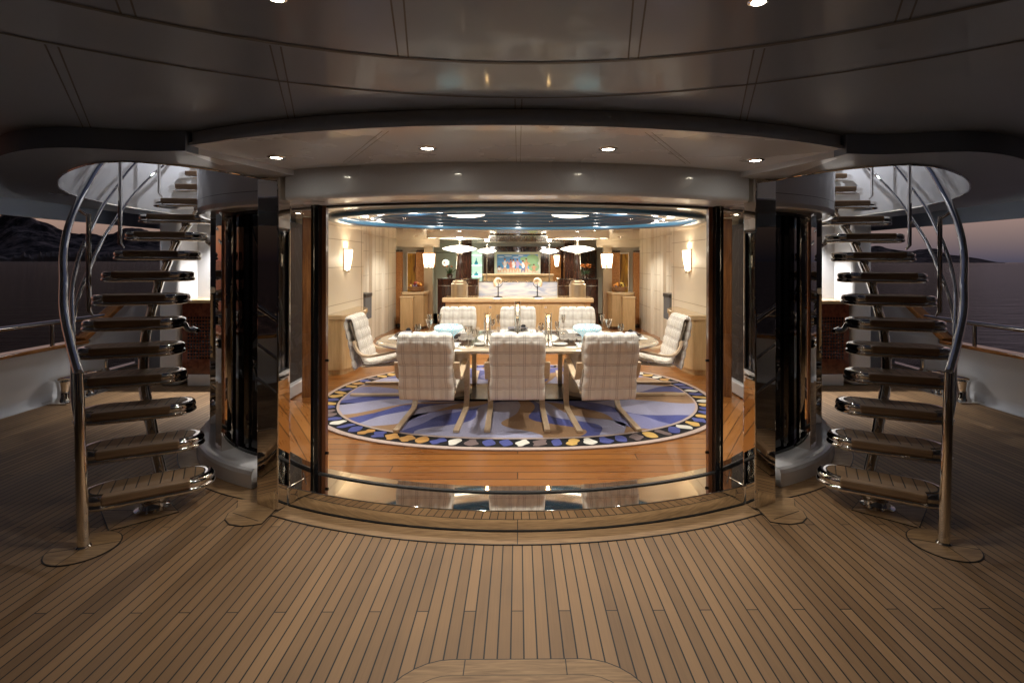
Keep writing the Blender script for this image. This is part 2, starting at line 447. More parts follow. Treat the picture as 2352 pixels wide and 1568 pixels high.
def lamp(kind, loc, energy, col=(1, .86, .68), size=.03, spot=None, blend=.6, rot=None, parent=None, name='bulb'):
    d = bpy.data.lights.new(name, kind); d.energy = energy; d.color = col
    if kind == 'AREA': d.shape = 'DISK'; d.size = size
    else: d.shadow_soft_size = size
    if kind == 'SPOT': d.spot_size = R(spot or 120); d.spot_blend = blend
    o = bpy.data.objects.new(name, d); C.objects.link(o); o.location = loc
    if rot: o.rotation_euler = rot
    if parent: o.parent = parent
    return o

WARM = (1.0, .84, .62); WARM2 = (1.0, .95, .87); EXT = (1.0, .945, .87); COOL = (.90, .93, 1.0)

# ================================================================== SETTING
# hole / stair slab outlines (right side, x > 0; left side is mirrored)
HOLE = [(1.76, 3.52), (1.76, 3.30), (1.89, 3.02), (2.055, 2.85), (2.25, 2.79), (2.59, 2.94), (3.17, 3.42), (3.72, 4.10), (4.02, 4.9), (4.08, 5.7), (3.95, 6.30), (3.5, 6.45), (2.9, 6.40), (2.5, 5.6), (2.1, 4.4)]
SLAB = [(1.70, 2.53), (1.91, 2.54), (2.28, 2.47), (2.66, 2.60), (3.05, 2.88), (3.46, 3.27), (3.92, 3.80), (4.30, 4.30), (4.52, 4.85), (4.62, 5.5), (4.60, 6.3), (4.45, 6.9), (2.2, 6.9), (1.9, 5.0), (1.60, 3.4)]
def smooth_loop(P, keep):
    """round the free-form part, keep the straight closing part"""
    a = catmull([(x, y, 0) for x, y in P[:keep]], 5)
    return [(p.x, p.y) for p in a] + P[keep:]
HOLE = smooth_loop(HOLE, 13); SLAB = smooth_loop(SLAB, 12)
def mir(P, s): return [(s * x, y) for x, y in P]

Z_CEIL, Z_SOF, Z_SLAB = 2.315, 2.245, 2.21
DC = (0.0, 6.75)         # centre of the doorway arc
def darc(r, x0, x1, n=40):
    return [(x0 + (x1 - x0) * i / n, DC[1] - math.sqrt(r * r - (x0 + (x1 - x0) * i / n) ** 2)) for i in range(n + 1)]

# deck
m = MB(); m.flat([(-5.55, -4), (5.55, -4), (5.55, 3.9), (3.0, 3.9), (3.0, 5.3), (-3.0, 5.3), (-3.0, 3.9), (-5.55, 3.9)], 0.0)
m.flat([(-5.55, 3.9), (-3.0, 3.9), (-3.0, 26), (-5.55, 26)], 0.0); m.flat([(3.0, 3.9), (5.55, 3.9), (5.55, 26), (3.0, 26)], 0.0)
struct(m.build('deck', M_deck, smooth=False), 'teak planked aft deck with black caulking lines')

# teak margin board round the door step
m = MB(); m.mi = 0; m.ring(darc(3.885, -1.60, 1.60), darc(3.76, -1.56, 1.56), .001, .0045)
m.mi = 1; m.ring(darc(3.892, -1.61, 1.61), darc(3.885, -1.60, 1.60), .001, .005)
for s in (-1, 1):
    m.box((s * 1.585, 3.235, .003), (.006, .16, .005), rz=s * R(18))
m.box((0, 2.927, .0042), (.005, .128, .003))
struct(m.build('margin_board', [M_teak, M_caulk], smooth=False), 'curved teak margin board in front of the doorway step')

def pad(name, poly, label, cross=None):
    m = MB(); c = Vector((sum(p[0] for p in poly) / len(poly), sum(p[1] for p in poly) / len(poly)))
    m.mi = 1; m.prism([(c.x + (p[0] - c.x) * 1.0, c.y + (p[1] - c.y)) for p in poly], .001, .0048)
    inner = []
    n = len(poly)
    for i, p in enumerate(poly):
        t = Vector(poly[(i + 1) % n]) - Vector(poly[i - 1]); t.normalize(); nn = Vector((-t.y, t.x))
        if nn.dot(c - Vector(p)) < 0: nn = -nn
        q = Vector(p) + nn * .006; inner.append((q.x, q.y))
    m.mi = 0; m.prism(inner, .002, .0062)
    m.mi = 1
    for (cx, cy, ln, a) in (cross or []): m.box((cx, cy, .0065), (ln, .004, .0012), rz=a)
    return struct(m.build(name, [M_teak, M_caulk], smooth=False), label)

for s, side in ((-1, 'left'), (1, 'right')):
    pad('newel_pad', [(s * 2.49 + .175 * math.cos(2 * PI * k / 40), 2.85 + .175 * math.sin(2 * PI * k / 40)) for k in range(40)],
        'round teak pad let into the deck under the %s newel post' % side, [(s * 2.49, 2.85, .34, s * R(-20)), (s * 2.49 , 2.76, .17, R(90))])
    P = [(s * 1.60, 3.10)] + [(s * (1.72 + .17 * math.cos(R(a))), 3.23 + .16 * math.sin(R(a))) for a in (-110, -90, -60, -30, 0, 25)] + [(s * 1.93, 3.42), (s * 1.6, 3.42)]
    pad('post_pad', P, 'rounded teak pad in the deck at the foot of the %s mirror post' % side, [(s * 1.75, 3.18, .24, s * R(25))])
    P = [(s * 2.49, 3.02), (s * 2.78, 3.30), (s * 2.52, 3.52), (s * 2.22, 3.25)]
    pad('stringer_pad', P, 'diamond teak pad in the deck under the foot of the %s stairs' % side, [(s * 2.5, 3.27, .5, R(90)), (s * 2.5, 3.27, .56, 0)])
    # border along the drum base
    a0, a1 = 262, 195
    m = MB()
    cx = s * 1.3
    def dr(r, a0=260, a1=180, n=36): return [((1 if s > 0 else -1) * -(p[0]) if False else s * abs(p[0]) , p[1]) for p in arc(-1.3, 5.2, r, a0, a1, n)]
    m.mi = 0; m.ring(dr(1.74), dr(1.87), .001, .0045); m.mi = 1; m.ring(dr(1.87), dr(1.876), .001, .005)
    struct(m.build('curved_margin', [M_teak, M_caulk], smooth=False), 'teak margin curving round the %s window base' % side)

# deck hatch surround in the foreground
m = MB()
def rrect(x0, x1, y0, y1, r, n=8):
    P = []
    for cx, cy, a in ((x1 - r, y1 - r, 0), (x0 + r, y1 - r, 90), (x0 + r, y0 + r, 180), (x1 - r, y0 + r, 270)):
        P += [(cx + r * math.cos(R(a + 90 * i / n)), cy + r * math.sin(R(a + 90 * i / n))) for i in range(n + 1)]
    return P
O = [(-.455, 2.035 - .84), (.455, 2.035), (.455, 1.2), (-.455, 1.2)]
def rr(hx, top, r): return rrect(-hx, hx, 1.15, top, r)
m.mi = 1; m.prism(rr(.536, 2.040, .27), .001, .0045)
m.mi = 0; m.prism(rr(.530, 2.034, .265), .002, .006)
m.mi = 1; m.prism(rr(.452, 1.957, .19), .003, .0075)
m.mi = 0; m.prism(rr(.448, 1.953, .187), .004, .009)
m.mi = 1
for s in (-1, 1): m.box((s * .207 - .008, 1.996, .0068), (.004, .076, .002))
struct(m.build('deck_hatch', [M_teak, M_caulk], smooth=False), 'rounded teak hatch border let into the foreground deck')

# sea + mountains
m = MB(); m.flat([(-15000, -15000), (15000, -15000), (15000, 15000), (-15000, 15000)], -3.0)
struct(m.build('sea', M_seaw, smooth=False), 'dark rippled sea at dusk')

def mountains(name, prof, dist, label, seed):
    rr_ = random.Random(seed); m = MB()
    # prof: (image-space angle tangent x/z, height tangent)
    pts = catmull([(a, h, 0) for a, h in prof], 22)
    rows = 30; grid = []
    for p in pts:
        ridge = max(p.y, 0) * dist
        col = []
        ph = rr_.random()
        for j in range(rows + 1):
            t = j / rows
            d = dist * (.72 + .28 * t)
            hgt = ridge * (t ** 1.15) * (1 + .34 * (mnoise.fractal(Vector((p.x * 9, t * 3.1, seed)), 1.0, 2.0, 5)) * (1 if j < rows else .28)) + 4 * (1 if j else 0)
            col.append(m.bm.verts.new((p.x * d, d, -3 + (hgt if j else -3))))
        grid.append(col)
    for a, b in zip(grid, grid[1:]):
        for j in range(rows): m._f([a[j], a[j + 1], b[j + 1], b[j]])
    return struct(m.build(name, M_rock, smooth=False), label)
LM = [(-1.45, .075), (-1.25, .10), (-1.12, .082), (-1.053, .081), (-1.02, .091), (-.99, .089), (-.945, .075), (-.92, .064), (-.88, .052), (-.84, .050), (-.82, .053), (-.79, .066), (-.765, .060), (-.73, .045), (-.70, .037), (-.60, .03), (-.4, .012), (-.2, 0.0)]
mountains('mountains', LM, 3200, 'dark mountain ridge across the bay on the left', 3)
RM = [(.3, .02), (.55, .024), (.70, .030), (.735, .0345), (.76, .027), (.80, .022), (.825, .024), (.86, .024), (.88, .016), (.91, .013), (.945, .008), (.975, .002), (1.0, -.002)]
mountains('mountains', RM, 5200, 'low distant headland tapering down to the sea on the right', 5)
LS = [(-1.3, .010), (-1.1, .012), (-1.0, .017), (-.95, .016), (-.9, .019), (-.85, .017), (-.8, .015), (-.75, .012), (-.7, .010), (-.6, .004)]
M_shore = noise_var(mat('pale_shore_rock', (.60, .54, .48), 1.0), .02, .5)
def shore():
    rr_ = random.Random(2); m = MB(); pts = catmull([(a, h, 0) for a, h in LS], 12); prev = None
    for p in pts:
        hh = max(.2, p.y * 2200 * (.35 + .9 * rr_.random()))
        c = [m.bm.verts.new((p.x * d, d, z)) for d, z in ((2200, -3.2), (2210, -3 + hh * .55), (2240, -3 + hh), (2300, -3.5))]
        if prev:
            for j in range(3): m._f([prev[j], prev[j + 1], c[j + 1], c[j]])
        prev = c
    struct(m.build('shore', M_shore, smooth=False), 'pale rocky shoreline at the foot of the left mountains')
shore()

# ---------------------------------------------------------------- main ceiling
SOF_F = [(-1.71 + 3.42 * i / 30, 5.77 - math.sqrt(3.62 ** 2 - (-1.71 + 3.42 * i / 30) ** 2) - 0.0) for i in range(31)]
# soffit outline: front arc, right side, header arc back, left side
HDR = darc(3.80, -1.456, 1.456, 30)
SOFF = SOF_F + [(1.456, 3.30)] + HDR[::-1][1:-1] + [(-1.456, 3.30)]
m = MB()
outer = [(-5.5, -5), (5.5, -5), (5.5, 26), (-5.5, 26)]
# centre cutout: soffit + stair slabs + house interior left out as one cut
m.holed([outer, mir(HOLE, 1), mir(HOLE, -1)], Z_CEIL)
m.wall([(-5.5, -5), (-5.5, 26)], 2.13, 2.5); m.wall([(5.5, -5), (5.5, 26)], 2.13, 2.5)
m.wall([(-5.42, -5), (-5.42, 26)], 2.13, Z_CEIL); m.wall([(5.42, -5), (5.42, 26)], 2.13, Z_CEIL)
for s in (-1, 1): m.flat([(s * 5.5, -5), (s * 5.42, -5), (s * 5.42, 26), (s * 5.5, 26)], 2.13)
m.holed([outer, mir(HOLE, 1), mir(HOLE, -1)], 2.52)
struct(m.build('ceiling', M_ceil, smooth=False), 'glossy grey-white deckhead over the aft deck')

# seams in the main ceiling
m = MB(); zc = Z_CEIL - .002
def carc(R0, wd, a0, a1):
    P = arc(0, -.38, R0, a0, a1, 60); Q = arc(0, -.38, R0 + wd, a0, a1, 60); m.band(P, Q, zc, zc)
carc(2.02, .020, 15, 165); carc(2.37, .015, 5, 175)
def seam_rad(ang, r0, r1, off):
    u = Vector((math.sin(R(ang)), math.cos(R(ang)))); v = Vector((u.y, -u.x)); c = Vector((0, -.38))
    P = [c + u * r0 + v * (off - .0025), c + u * r0 + v * (off + .0025), c + u * r1 + v * (off + .0025), c + u * r1 + v * (off - .0025)]
    m.flat([(p.x, p.y) for p in P], zc)
for a in (-31.5, -10.7, 10.7, 31.5):
    for o in (-.016, .016): seam_rad(a, .6, 2.02, o)
for a in (-21.5, 21.5):
    for o in (-.015, .015): seam_rad(a, 2.05, 3.1, o)
for a in (-45, 45, -70, 70):
    for o in (-.015, .015): seam_rad(a, 2.05, 2.37, o); seam_rad(a + 8, 2.4, 4.5, o)
for o in (-.014, .014): seam_rad(0, 2.39, 2.6, o)
struct(m.build('ceiling_seams', M_seam, smooth=False), 'curved and radial panel joints in the deckhead')

# stair surround slabs, liners
for s, side in ((-1, 'left'), (1, 'right')):
    m = MB(); H = mir(HOLE, s); S = mir(SLAB, s)
    m.holed([S, H], Z_SLAB)
    # rounded edge of the outer rim
    prev = None; n = len(S); c = Vector((s * 3.0, 4.7))
    m.wall(S, Z_SLAB, Z_CEIL - .001, closed=True)
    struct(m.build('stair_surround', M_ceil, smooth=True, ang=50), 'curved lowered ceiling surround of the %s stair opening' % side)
    m = MB(); m.wall(H, Z_SLAB - .004, 3.05, closed=True)
    struct(m.build('stair_well', M_white, smooth=True, ang=50), 'white lining wall inside the %s stair opening' % side)
    m = MB(); m.tube([(p[0], p[1], Z_SLAB - .004) for p in catmull([(x, y, 0) for x, y in H[:56]], 1)], .006, 8)
    struct(m.build('stair_well_trim', M_chrome), 'thin bright rim of the %s stair opening' % side)

# soffit
m = MB()
m.flat(SOFF, Z_SOF)
m.wall(SOF_F, Z_SOF + .012, Z_CEIL - .001)
P2 = [(x, y - .022) for x, y in SOF_F]
m.band(P2, SOF_F, Z_SOF + .012, Z_SOF + .012); m.wall(P2, Z_SOF - .006, Z_SOF + .012); m.band(P2, [(x, y + .01) for x, y in SOF_F], Z_SOF - .006, Z_SOF - .001)
for s in (-1, 1):
    a, b = (s * 1.71, SOF_F[0][1] - .02), (s * 1.456, 3.30)
    m.wall([a, b], Z_SLAB, Z_SOF + .02)
    m.flat([a, b, (s * 1.78, 3.3), (s * 1.72, 2.53)], Z_SLAB - .001)
    m.wall([(a[0], a[1]), (s * 1.72, 2.56)], Z_SLAB, Z_CEIL)
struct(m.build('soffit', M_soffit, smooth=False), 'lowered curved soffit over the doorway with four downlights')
m = MB()
for o in (-.012, .012): m.box((o, 2.55, Z_SOF - .0006), (.0022, .78, .001))
for o in (-.02, .01):
    for s in (-1, 1): m.box((s * .82 + o, 2.62, Z_SOF - .0006), (.002, .84, .001), rz=s * R(-31))
struct(m.build('soffit_seams', M_seam, smooth=False), 'fine panel joints in the lit soffit')

# header over the door
m = MB()
def header(x, r_out, r_in, z0, z1, fil=.03):
    sec = [(r_in, z1), (r_in, z0), (r_out - fil, z0)] + [(r_out - fil + fil * math.sin(R(a)), z0 + fil - fil * math.cos(R(a))) for a in (20, 45, 70, 90)] + [(r_out, z1)]
    lines = [[(p[0], p[1], z) for p in darc(r, -x, x, 48)] for r, z in sec]
    for a, b in zip(lines, lines[1:] + lines[:1]): m.band(a, b)
    m._f([m.bm.verts.new(l[0]) for l in lines]); m._f([m.bm.verts.new(l[-1]) for l in lines[::-1]])
header(1.545, 3.80, 3.30, 2.05, 2.30)
header(1.72, 3.72, 3.25, 2.052, 2.298, .01)
struct(m.build('door_header', M_soffit, ang=30), 'curved pale grey header beam above the doorway')
m = MB(); m.ring(darc(3.46, -1.72, 1.72), darc(3.40, -1.74, 1.74), 2.035, 2.052)
struct(m.build('door_head_track', M_blackrub), 'thin dark head track of the curved doors')

# ---------------------------------------------------------------- drum corners: base, glass, upper band, mirror posts
def build_corner(s, side):
    def dr(r, a0, a1, n=40): return [(s * -p[0], p[1]) for p in arc(-1.3, 5.2, r, a0, a1, n)]
    # white base
    m = MB()
    sec = [(1.55, .0), (1.74, 0.0), (1.74, .10), (1.732, .125), (1.715, .138), (1.69, .142), (1.55, .142)]
    rows = [[(p[0], p[1], z) for p in dr(r, 249, 180)] + [(s * -(-1.3 - r), 6.86, z)] for r, z in sec]
    for a, b in zip(rows, rows[1:]): m.band(a, b)
    m._f([m.bm.verts.new(r_[0]) for r_ in rows])
    struct(m.build('window_base', M_white, ang=40), 'white curved plinth under the %s curved window' % side)
    # upper band
    m = MB()
    sec = [(1.30, 3.1), (1.74, 3.1), (1.74, 2.085), (1.728, 2.055), (1.70, 2.045), (1.52, 2.045)]
    rows = [[(p[0], p[1], z) for p in dr(r, 262, 180)] + [(s * -(-1.3 - r), 6.86, z)] for r, z in sec]
    for a, b in zip(rows, rows[1:]): m.band(a, b)
    struct(m.build('window_header', M_white, ang=40), 'white curved wall band above the %s curved window' % side)
    # joints on the band + chrome lower lip
    m = MB(); m.band(dr(1.7415, 259, 182), dr(1.7415, 259, 182), 2.148, 2.152)
    struct(m.build('band_joint', M_seam), 'fine horizontal joint in the %s wall band' % side)
    m = MB(); m.tube([(p[0], p[1], 2.052) for p in dr(1.722, 215, 181)], .014, 10)
    struct(m.build('band_lip', M_chrome), 'bright lower lip of the %s wall band' % side)
    # the wall that goes on forward: exterior skin and interior skin
    m = MB(); m.box((s * 2.93, 7.0, 1.1), (.06, 3.62, 1.93))
    # curved window: glass panes + black frame + pilasters
    W = thing('curved_window', 'black glass curved corner window beside the %s stairs' % side, 'window', (0, 0, 0))
    gl = dr(1.52, 246, 180, 60) + [(s * 2.80, 6.39)]
    gi = dr(1.50, 246, 180, 60) + [(s * 2.77, 6.39)]
    m.bm.free()
    m = MB(); m.ring(gl, gi, .142, 2.046); m.build('pane', M_bglass, W, ang=60)
    m = MB(); m.wall(dr(1.475, 232, 180, 40) + [(s * 2.745, 6.38)], .175, 2.12); m.build('blind', M_blind, W)
    m = MB()
    m.ring(dr(1.545, 246, 180), dr(1.49, 246, 180), .1425, .165); m.ring(dr(1.545, 246, 180), dr(1.49, 246, 180), 2.02, 2.044)
    for a in (236.5, 222, 207, 193): 
        P = dr(1.532, a - .8, a + .8, 2); Q = dr(1.49, a - .8, a + .8, 2); m.ring(P, Q, .16, 2.03)
    m.build('frame', M_black, W)
    for a, hw in ((229.0, 2.2), (201.5, 2.0), (186, 2.0)):
        m = MB(); m.ring(dr(1.66, a - hw, a + hw, 2), dr(1.55, a - hw, a + hw, 2), .143, 2.043)
        m.build('pilaster', M_mirror, W, smooth=False, bevel=.004)
    # mirror-steel post
    p1 = Vector((s * 1.582, 3.254)); p2 = Vector((s * 1.767, 3.349)); d = (p2 - p1).normalized(); nb = Vector((-d.y, d.x)) if s > 0 else Vector((d.y, -d.x))
    if nb.y < 0: nb = -nb
    q = [p1, p2, p2 + nb * .10, p1 + nb * .10]
    m = MB(); m.prism([(v.x, v.y) for v in q], 0.005, 2.209)
    tag(m.build('mirror_post', M_mirror, smooth=False, bevel=.008, seg=3), 'tall mirror-polished steel post on the %s of the doorway' % side, 'post', 'mirror posts beside the doorway')
    # sill side plate
    m = MB(); m.prism([(s * 1.535, 3.335), (s * 1.60, 3.26), (s * 1.74, 3.36), (s * 1.90, 3.66), (s * 1.94, 3.90), (s * 1.84, 3.97), (s * 1.62, 3.78), (s * 1.42, 3.64)], .003, .131)
    struct(m.build('side_sill', M_sill, smooth=False, bevel=.006), 'polished steel sill plate between doorway and %s mirror post' % side)
    m = MB(); m.sweep([(s * 1.46, 3.56, .136), (s * 1.66, 3.70, .136), (s * 1.87, 3.88, .136), (s * 1.98, 4.0, .136)], .022, .012, (0, 0, 1))
    m.box((s * 1.49, 3.46, .133), (.004, .2, .004), rz=s * R(-29))
    struct(m.build('side_track', M_blackrub, smooth=False), 'black glazing track in the %s side sill' % side)
    # fixed side light (clear) + door jamb
    J = thing('door_jamb', 'black and brown door jamb at the %s edge of the doorway' % side, 'door frame', (0, 0, 0), group='door jambs of the curved doorway')
    xj = 1.43
    m = MB(); m.box((s * (xj + .010), 3.555, 1.09), (.036, .075, 1.93)); m.box((s * (xj + .044), 3.565, 1.09), (.026, .05, 1.93)); m.build('stile', M_black, J, smooth=False, bevel=.006)
    m = MB(); m.box((s * (xj - .024), 3.60, 1.09), (.03, .05, 1.93)); m.build('inner_stile', M_curt, J, smooth=False, bevel=.004)
    m = MB()
    for z in (.30, .97): m.lathe([(0, -.0), (.010, 0), (.010, .008), (0, .01)], (0, 0, 0), 10)
    m.bm.free()
    for z in (.26, .93):
        m = MB(); m.tube([(s * (xj - .036), 3.578, z), (s * (xj - .06), 3.578, z)], .010, 10); m.build('catch', M_black, J)
    G = MB(); G.wall([(s * 1.50, 3.575), (s * 1.59, 3.635), (s * 1.68, 3.705), (s * 1.78, 3.79), (s * 1.875, 3.88), (s * 1.93, 3.95)], .14, 2.04)
    tag(G.build('side_window', M_sideglass), 'narrow clear curved pane between the doorway and the %s mirror post' % side, 'window', 'clear side panes of the doorway')

M_blind = mat('dark_blind', (.020, .013, .011), .7)
M_sideglass = bpy.data.materials.new('thin_clear_glass'); M_sideglass.use_nodes = True
t = M_sideglass.node_tree; t.nodes.clear()
o_ = t.nodes.new('ShaderNodeOutputMaterial'); mx = t.nodes.new('ShaderNodeMixShader'); tr = t.nodes.new('ShaderNodeBsdfTransparent'); gg = t.nodes.new('ShaderNodeBsdfGlossy'); fr = t.nodes.new('ShaderNodeLayerWeight'); pw = t.nodes.new('ShaderNodeMath'); pw.operation = 'POWER'; pw.inputs[1].default_value = 4.0; ma = t.nodes.new('ShaderNodeMath'); ma.operation = 'MULTIPLY_ADD'; ma.inputs[1].default_value = .7; ma.inputs[2].default_value = .035
gg.inputs['Roughness'].default_value = .01; fr.inputs[0].default_value = .5
t.links.new(fr.outputs['Facing'], pw.inputs[0]); t.links.new(pw.outputs[0], ma.inputs[0]); t.links.new(ma.outputs[0], mx.inputs[0]); t.links.new(tr.outputs[0], mx.inputs[1]); t.links.new(gg.outputs[0], mx.inputs[2]); t.links.new(mx.outputs[0], o_.inputs[0])

build_corner(-1, 'left'); build_corner(1, 'right')

# door sill (mirror polished)
m = MB(); m.ring(darc(3.75, -1.535, 1.535), darc(3.42, -1.44, 1.44), .006, .13)
struct(m.build('door_sill', M_sill, ang=30, bevel=.004), 'mirror-polished curved steel threshold of the doorway')
m = MB(); m.ring(darc(3.525, -1.46, 1.46), darc(3.500, -1.455, 1.455), .125, .137); m.mi = 0
m.ring(darc(3.758, -1.54, 1.54), darc(3.74, -1.535, 1.535), .004, .010)
struct(m.build('door_track', M_blackrub, ang=30), 'black track line running along the curved threshold')

# ---------------------------------------------------------------- interior shell
def fl(poly, z, mt, name, label):
    m = MB(); m.flat(poly, z); return struct(m.build(name, mt, smooth=False), label)
fl(darc(3.44, -1.44, 1.44, 24) + [(1.95, 4.0), (2.5, 4.5), (2.78, 5.1), (2.9, 5.9), (3.2, 8.8), (3.2, 16.4), (-3.2, 16.4), (-3.2, 8.8), (-2.9, 5.9), (-2.78, 5.1), (-2.5, 4.5), (-1.95, 4.0)], .006, M_floor, 'floor', 'glossy orange teak floor of the dining saloon')
for s, mt, side in ((-1, M_floor_d, 'left'), (1, M_floor_d2, 'right')):
    fl([(s * 1.35, 3.55), (s * 1.75, 3.75), (s * 2.3, 4.3), (s * 2.72, 5.0), (s * 2.8, 5.9), (s * 2.3, 5.6), (s * 1.9, 4.7), (s * 1.55, 4.05)][::1 if s > 0 else -1], .012, mt, 'floor_diagonal', 'diagonal teak boards behind the %s side pane' % side)
    m = MB(); P = arc(-1.3, 5.2, 1.48, 250, 180, 30); Q = arc(-1.3, 5.2, 1.27, 250, 180, 30)
    m.ring([(s * -p[0], p[1]) for p in P], [(s * -p[0], p[1]) for p in Q], .008, .017)
    struct(m.build('floor_border', M_floor_e, smooth=False), 'curved teak border board along the %s window' % side)
m = MB(); m.ring(darc(3.44, -1.5, 1.5), darc(3.30, -1.45, 1.45), .008, .018)
struct(m.build('floor_margin', M_floor_e, smooth=False), 'curved teak border board inside the threshold')

# interior ceiling with oval recess
def ell(cx, cy, a, b, n=96, p=2.0):
    out = []
    for i in range(n):
        t_ = 2 * PI * i / n; c, s_ = math.cos(t_), math.sin(t_)
        out.append((cx + a * math.copysign(abs(c) ** (2 / p), c), cy + b * math.copysign(abs(s_) ** (2 / p), s_)))
    return out
ZI = 2.18
CY = 6.32
m = MB(); m.holed([darc(3.35, -2.0, 2.0, 30) + [(2.9, 4.6), (3.3, 5.4), (3.3, 17), (-3.3, 17), (-3.3, 5.4), (-2.9, 4.6)], ell(0, CY, 2.25, 1.42)], ZI)
struct(m.build('saloon_ceiling', M_iceil, smooth=False), 'glossy cream ceiling of the dining saloon')
O_ = thing('ceiling_oval', 'large oval blue ceiling recess with a lit cove above the table', 'ceiling feature', (0, 0, 0))
def ellband(prof, name, mt, parent, hollow=True, p=2.0, cx=0, cy=CY, n=96):
    """prof: list of (da, z): ellipse semi-axes offset and height"""
    m = MB(); rows = [[m.bm.verts.new((x, y, z)) for x, y in ell(cx, cy, A, B, n, p)] for A, B, z in prof]
    for a, b in zip(rows, rows[1:]):
        for i in range(n): m._f([a[i], a[(i + 1) % n], b[(i + 1) % n], b[i]])
    return m, rows
A0, B0 = 2.32, 1.48
prof = [(A0 + .06, B0 + .06, ZI), (A0 + .05, B0 + .05, ZI - .03), (A0 + .02, B0 + .02, ZI - .045), (A0 - .03, B0 - .03, ZI - .045), (A0 - .07, B0 - .07, ZI - .03), (A0 - .08, B0 - .08, ZI + .01), (A0 - .08, B0 - .08, ZI + .06)]
m, r_ = ellband(prof, '', None, None); m.build('outer_ring', M_blue, O_, ang=50)
prof = [(A0 - .085, B0 - .085, ZI + .012), (A0 - .16, B0 - .145, ZI + .012)]
m, r_ = ellband(prof, '', None, None); m.build('cove', M_cove, O_)
prof = [(A0 - .16, B0 - .145, ZI + .014), (A0 - .16, B0 - .145, ZI + .004), (A0 - .30, B0 - .27, ZI - .004), (A0 - .305, B0 - .275, ZI + .004), (A0 - .315, B0 - .285, ZI + .004), (A0 - .32, B0 - .29, ZI - .004), (A0 - .46, B0 - .41, ZI - .006), (A0 - .48, B0 - .43, ZI + .02)]
m, r_ = ellband(prof, '', None, None); m.build('inner_ring', M_iceil, O_, ang=50)
prof = []
A1, B1 = A0 - .48, B0 - .42
for k in range(5):
    a = k * .15; b = k * .115; z = ZI + .005 + k * .035
    prof += [(A1 - a, B1 - b, z), (A1 - a - .015, B1 - b - .012, z - .022), (A1 - a - .05, B1 - b - .04, z - .030), (A1 - a - .09, B1 - b - .07, z - .018), (A1 - a - .12, B1 - b - .09, z + .008)]
prof.append((A1 - .75, B1 - .56, ZI + .2))
m, r_ = ellband(prof, '', None, None); m._f(r_[-1]); m.build('blue_steps', M_blue2, O_, ang=50)
for s in (-1, 1):
    m = MB(); m.lathe([(0, -.03), (.20, -.022), (.34, -.004), (.36, .01), (.36, .02), (.10, .03), (.10, .16), (0, .16)], (s * .61, CY - .60, ZI + .005), 40, .62, .62)
    m.build('light_disc', M_lampdisc, O_)

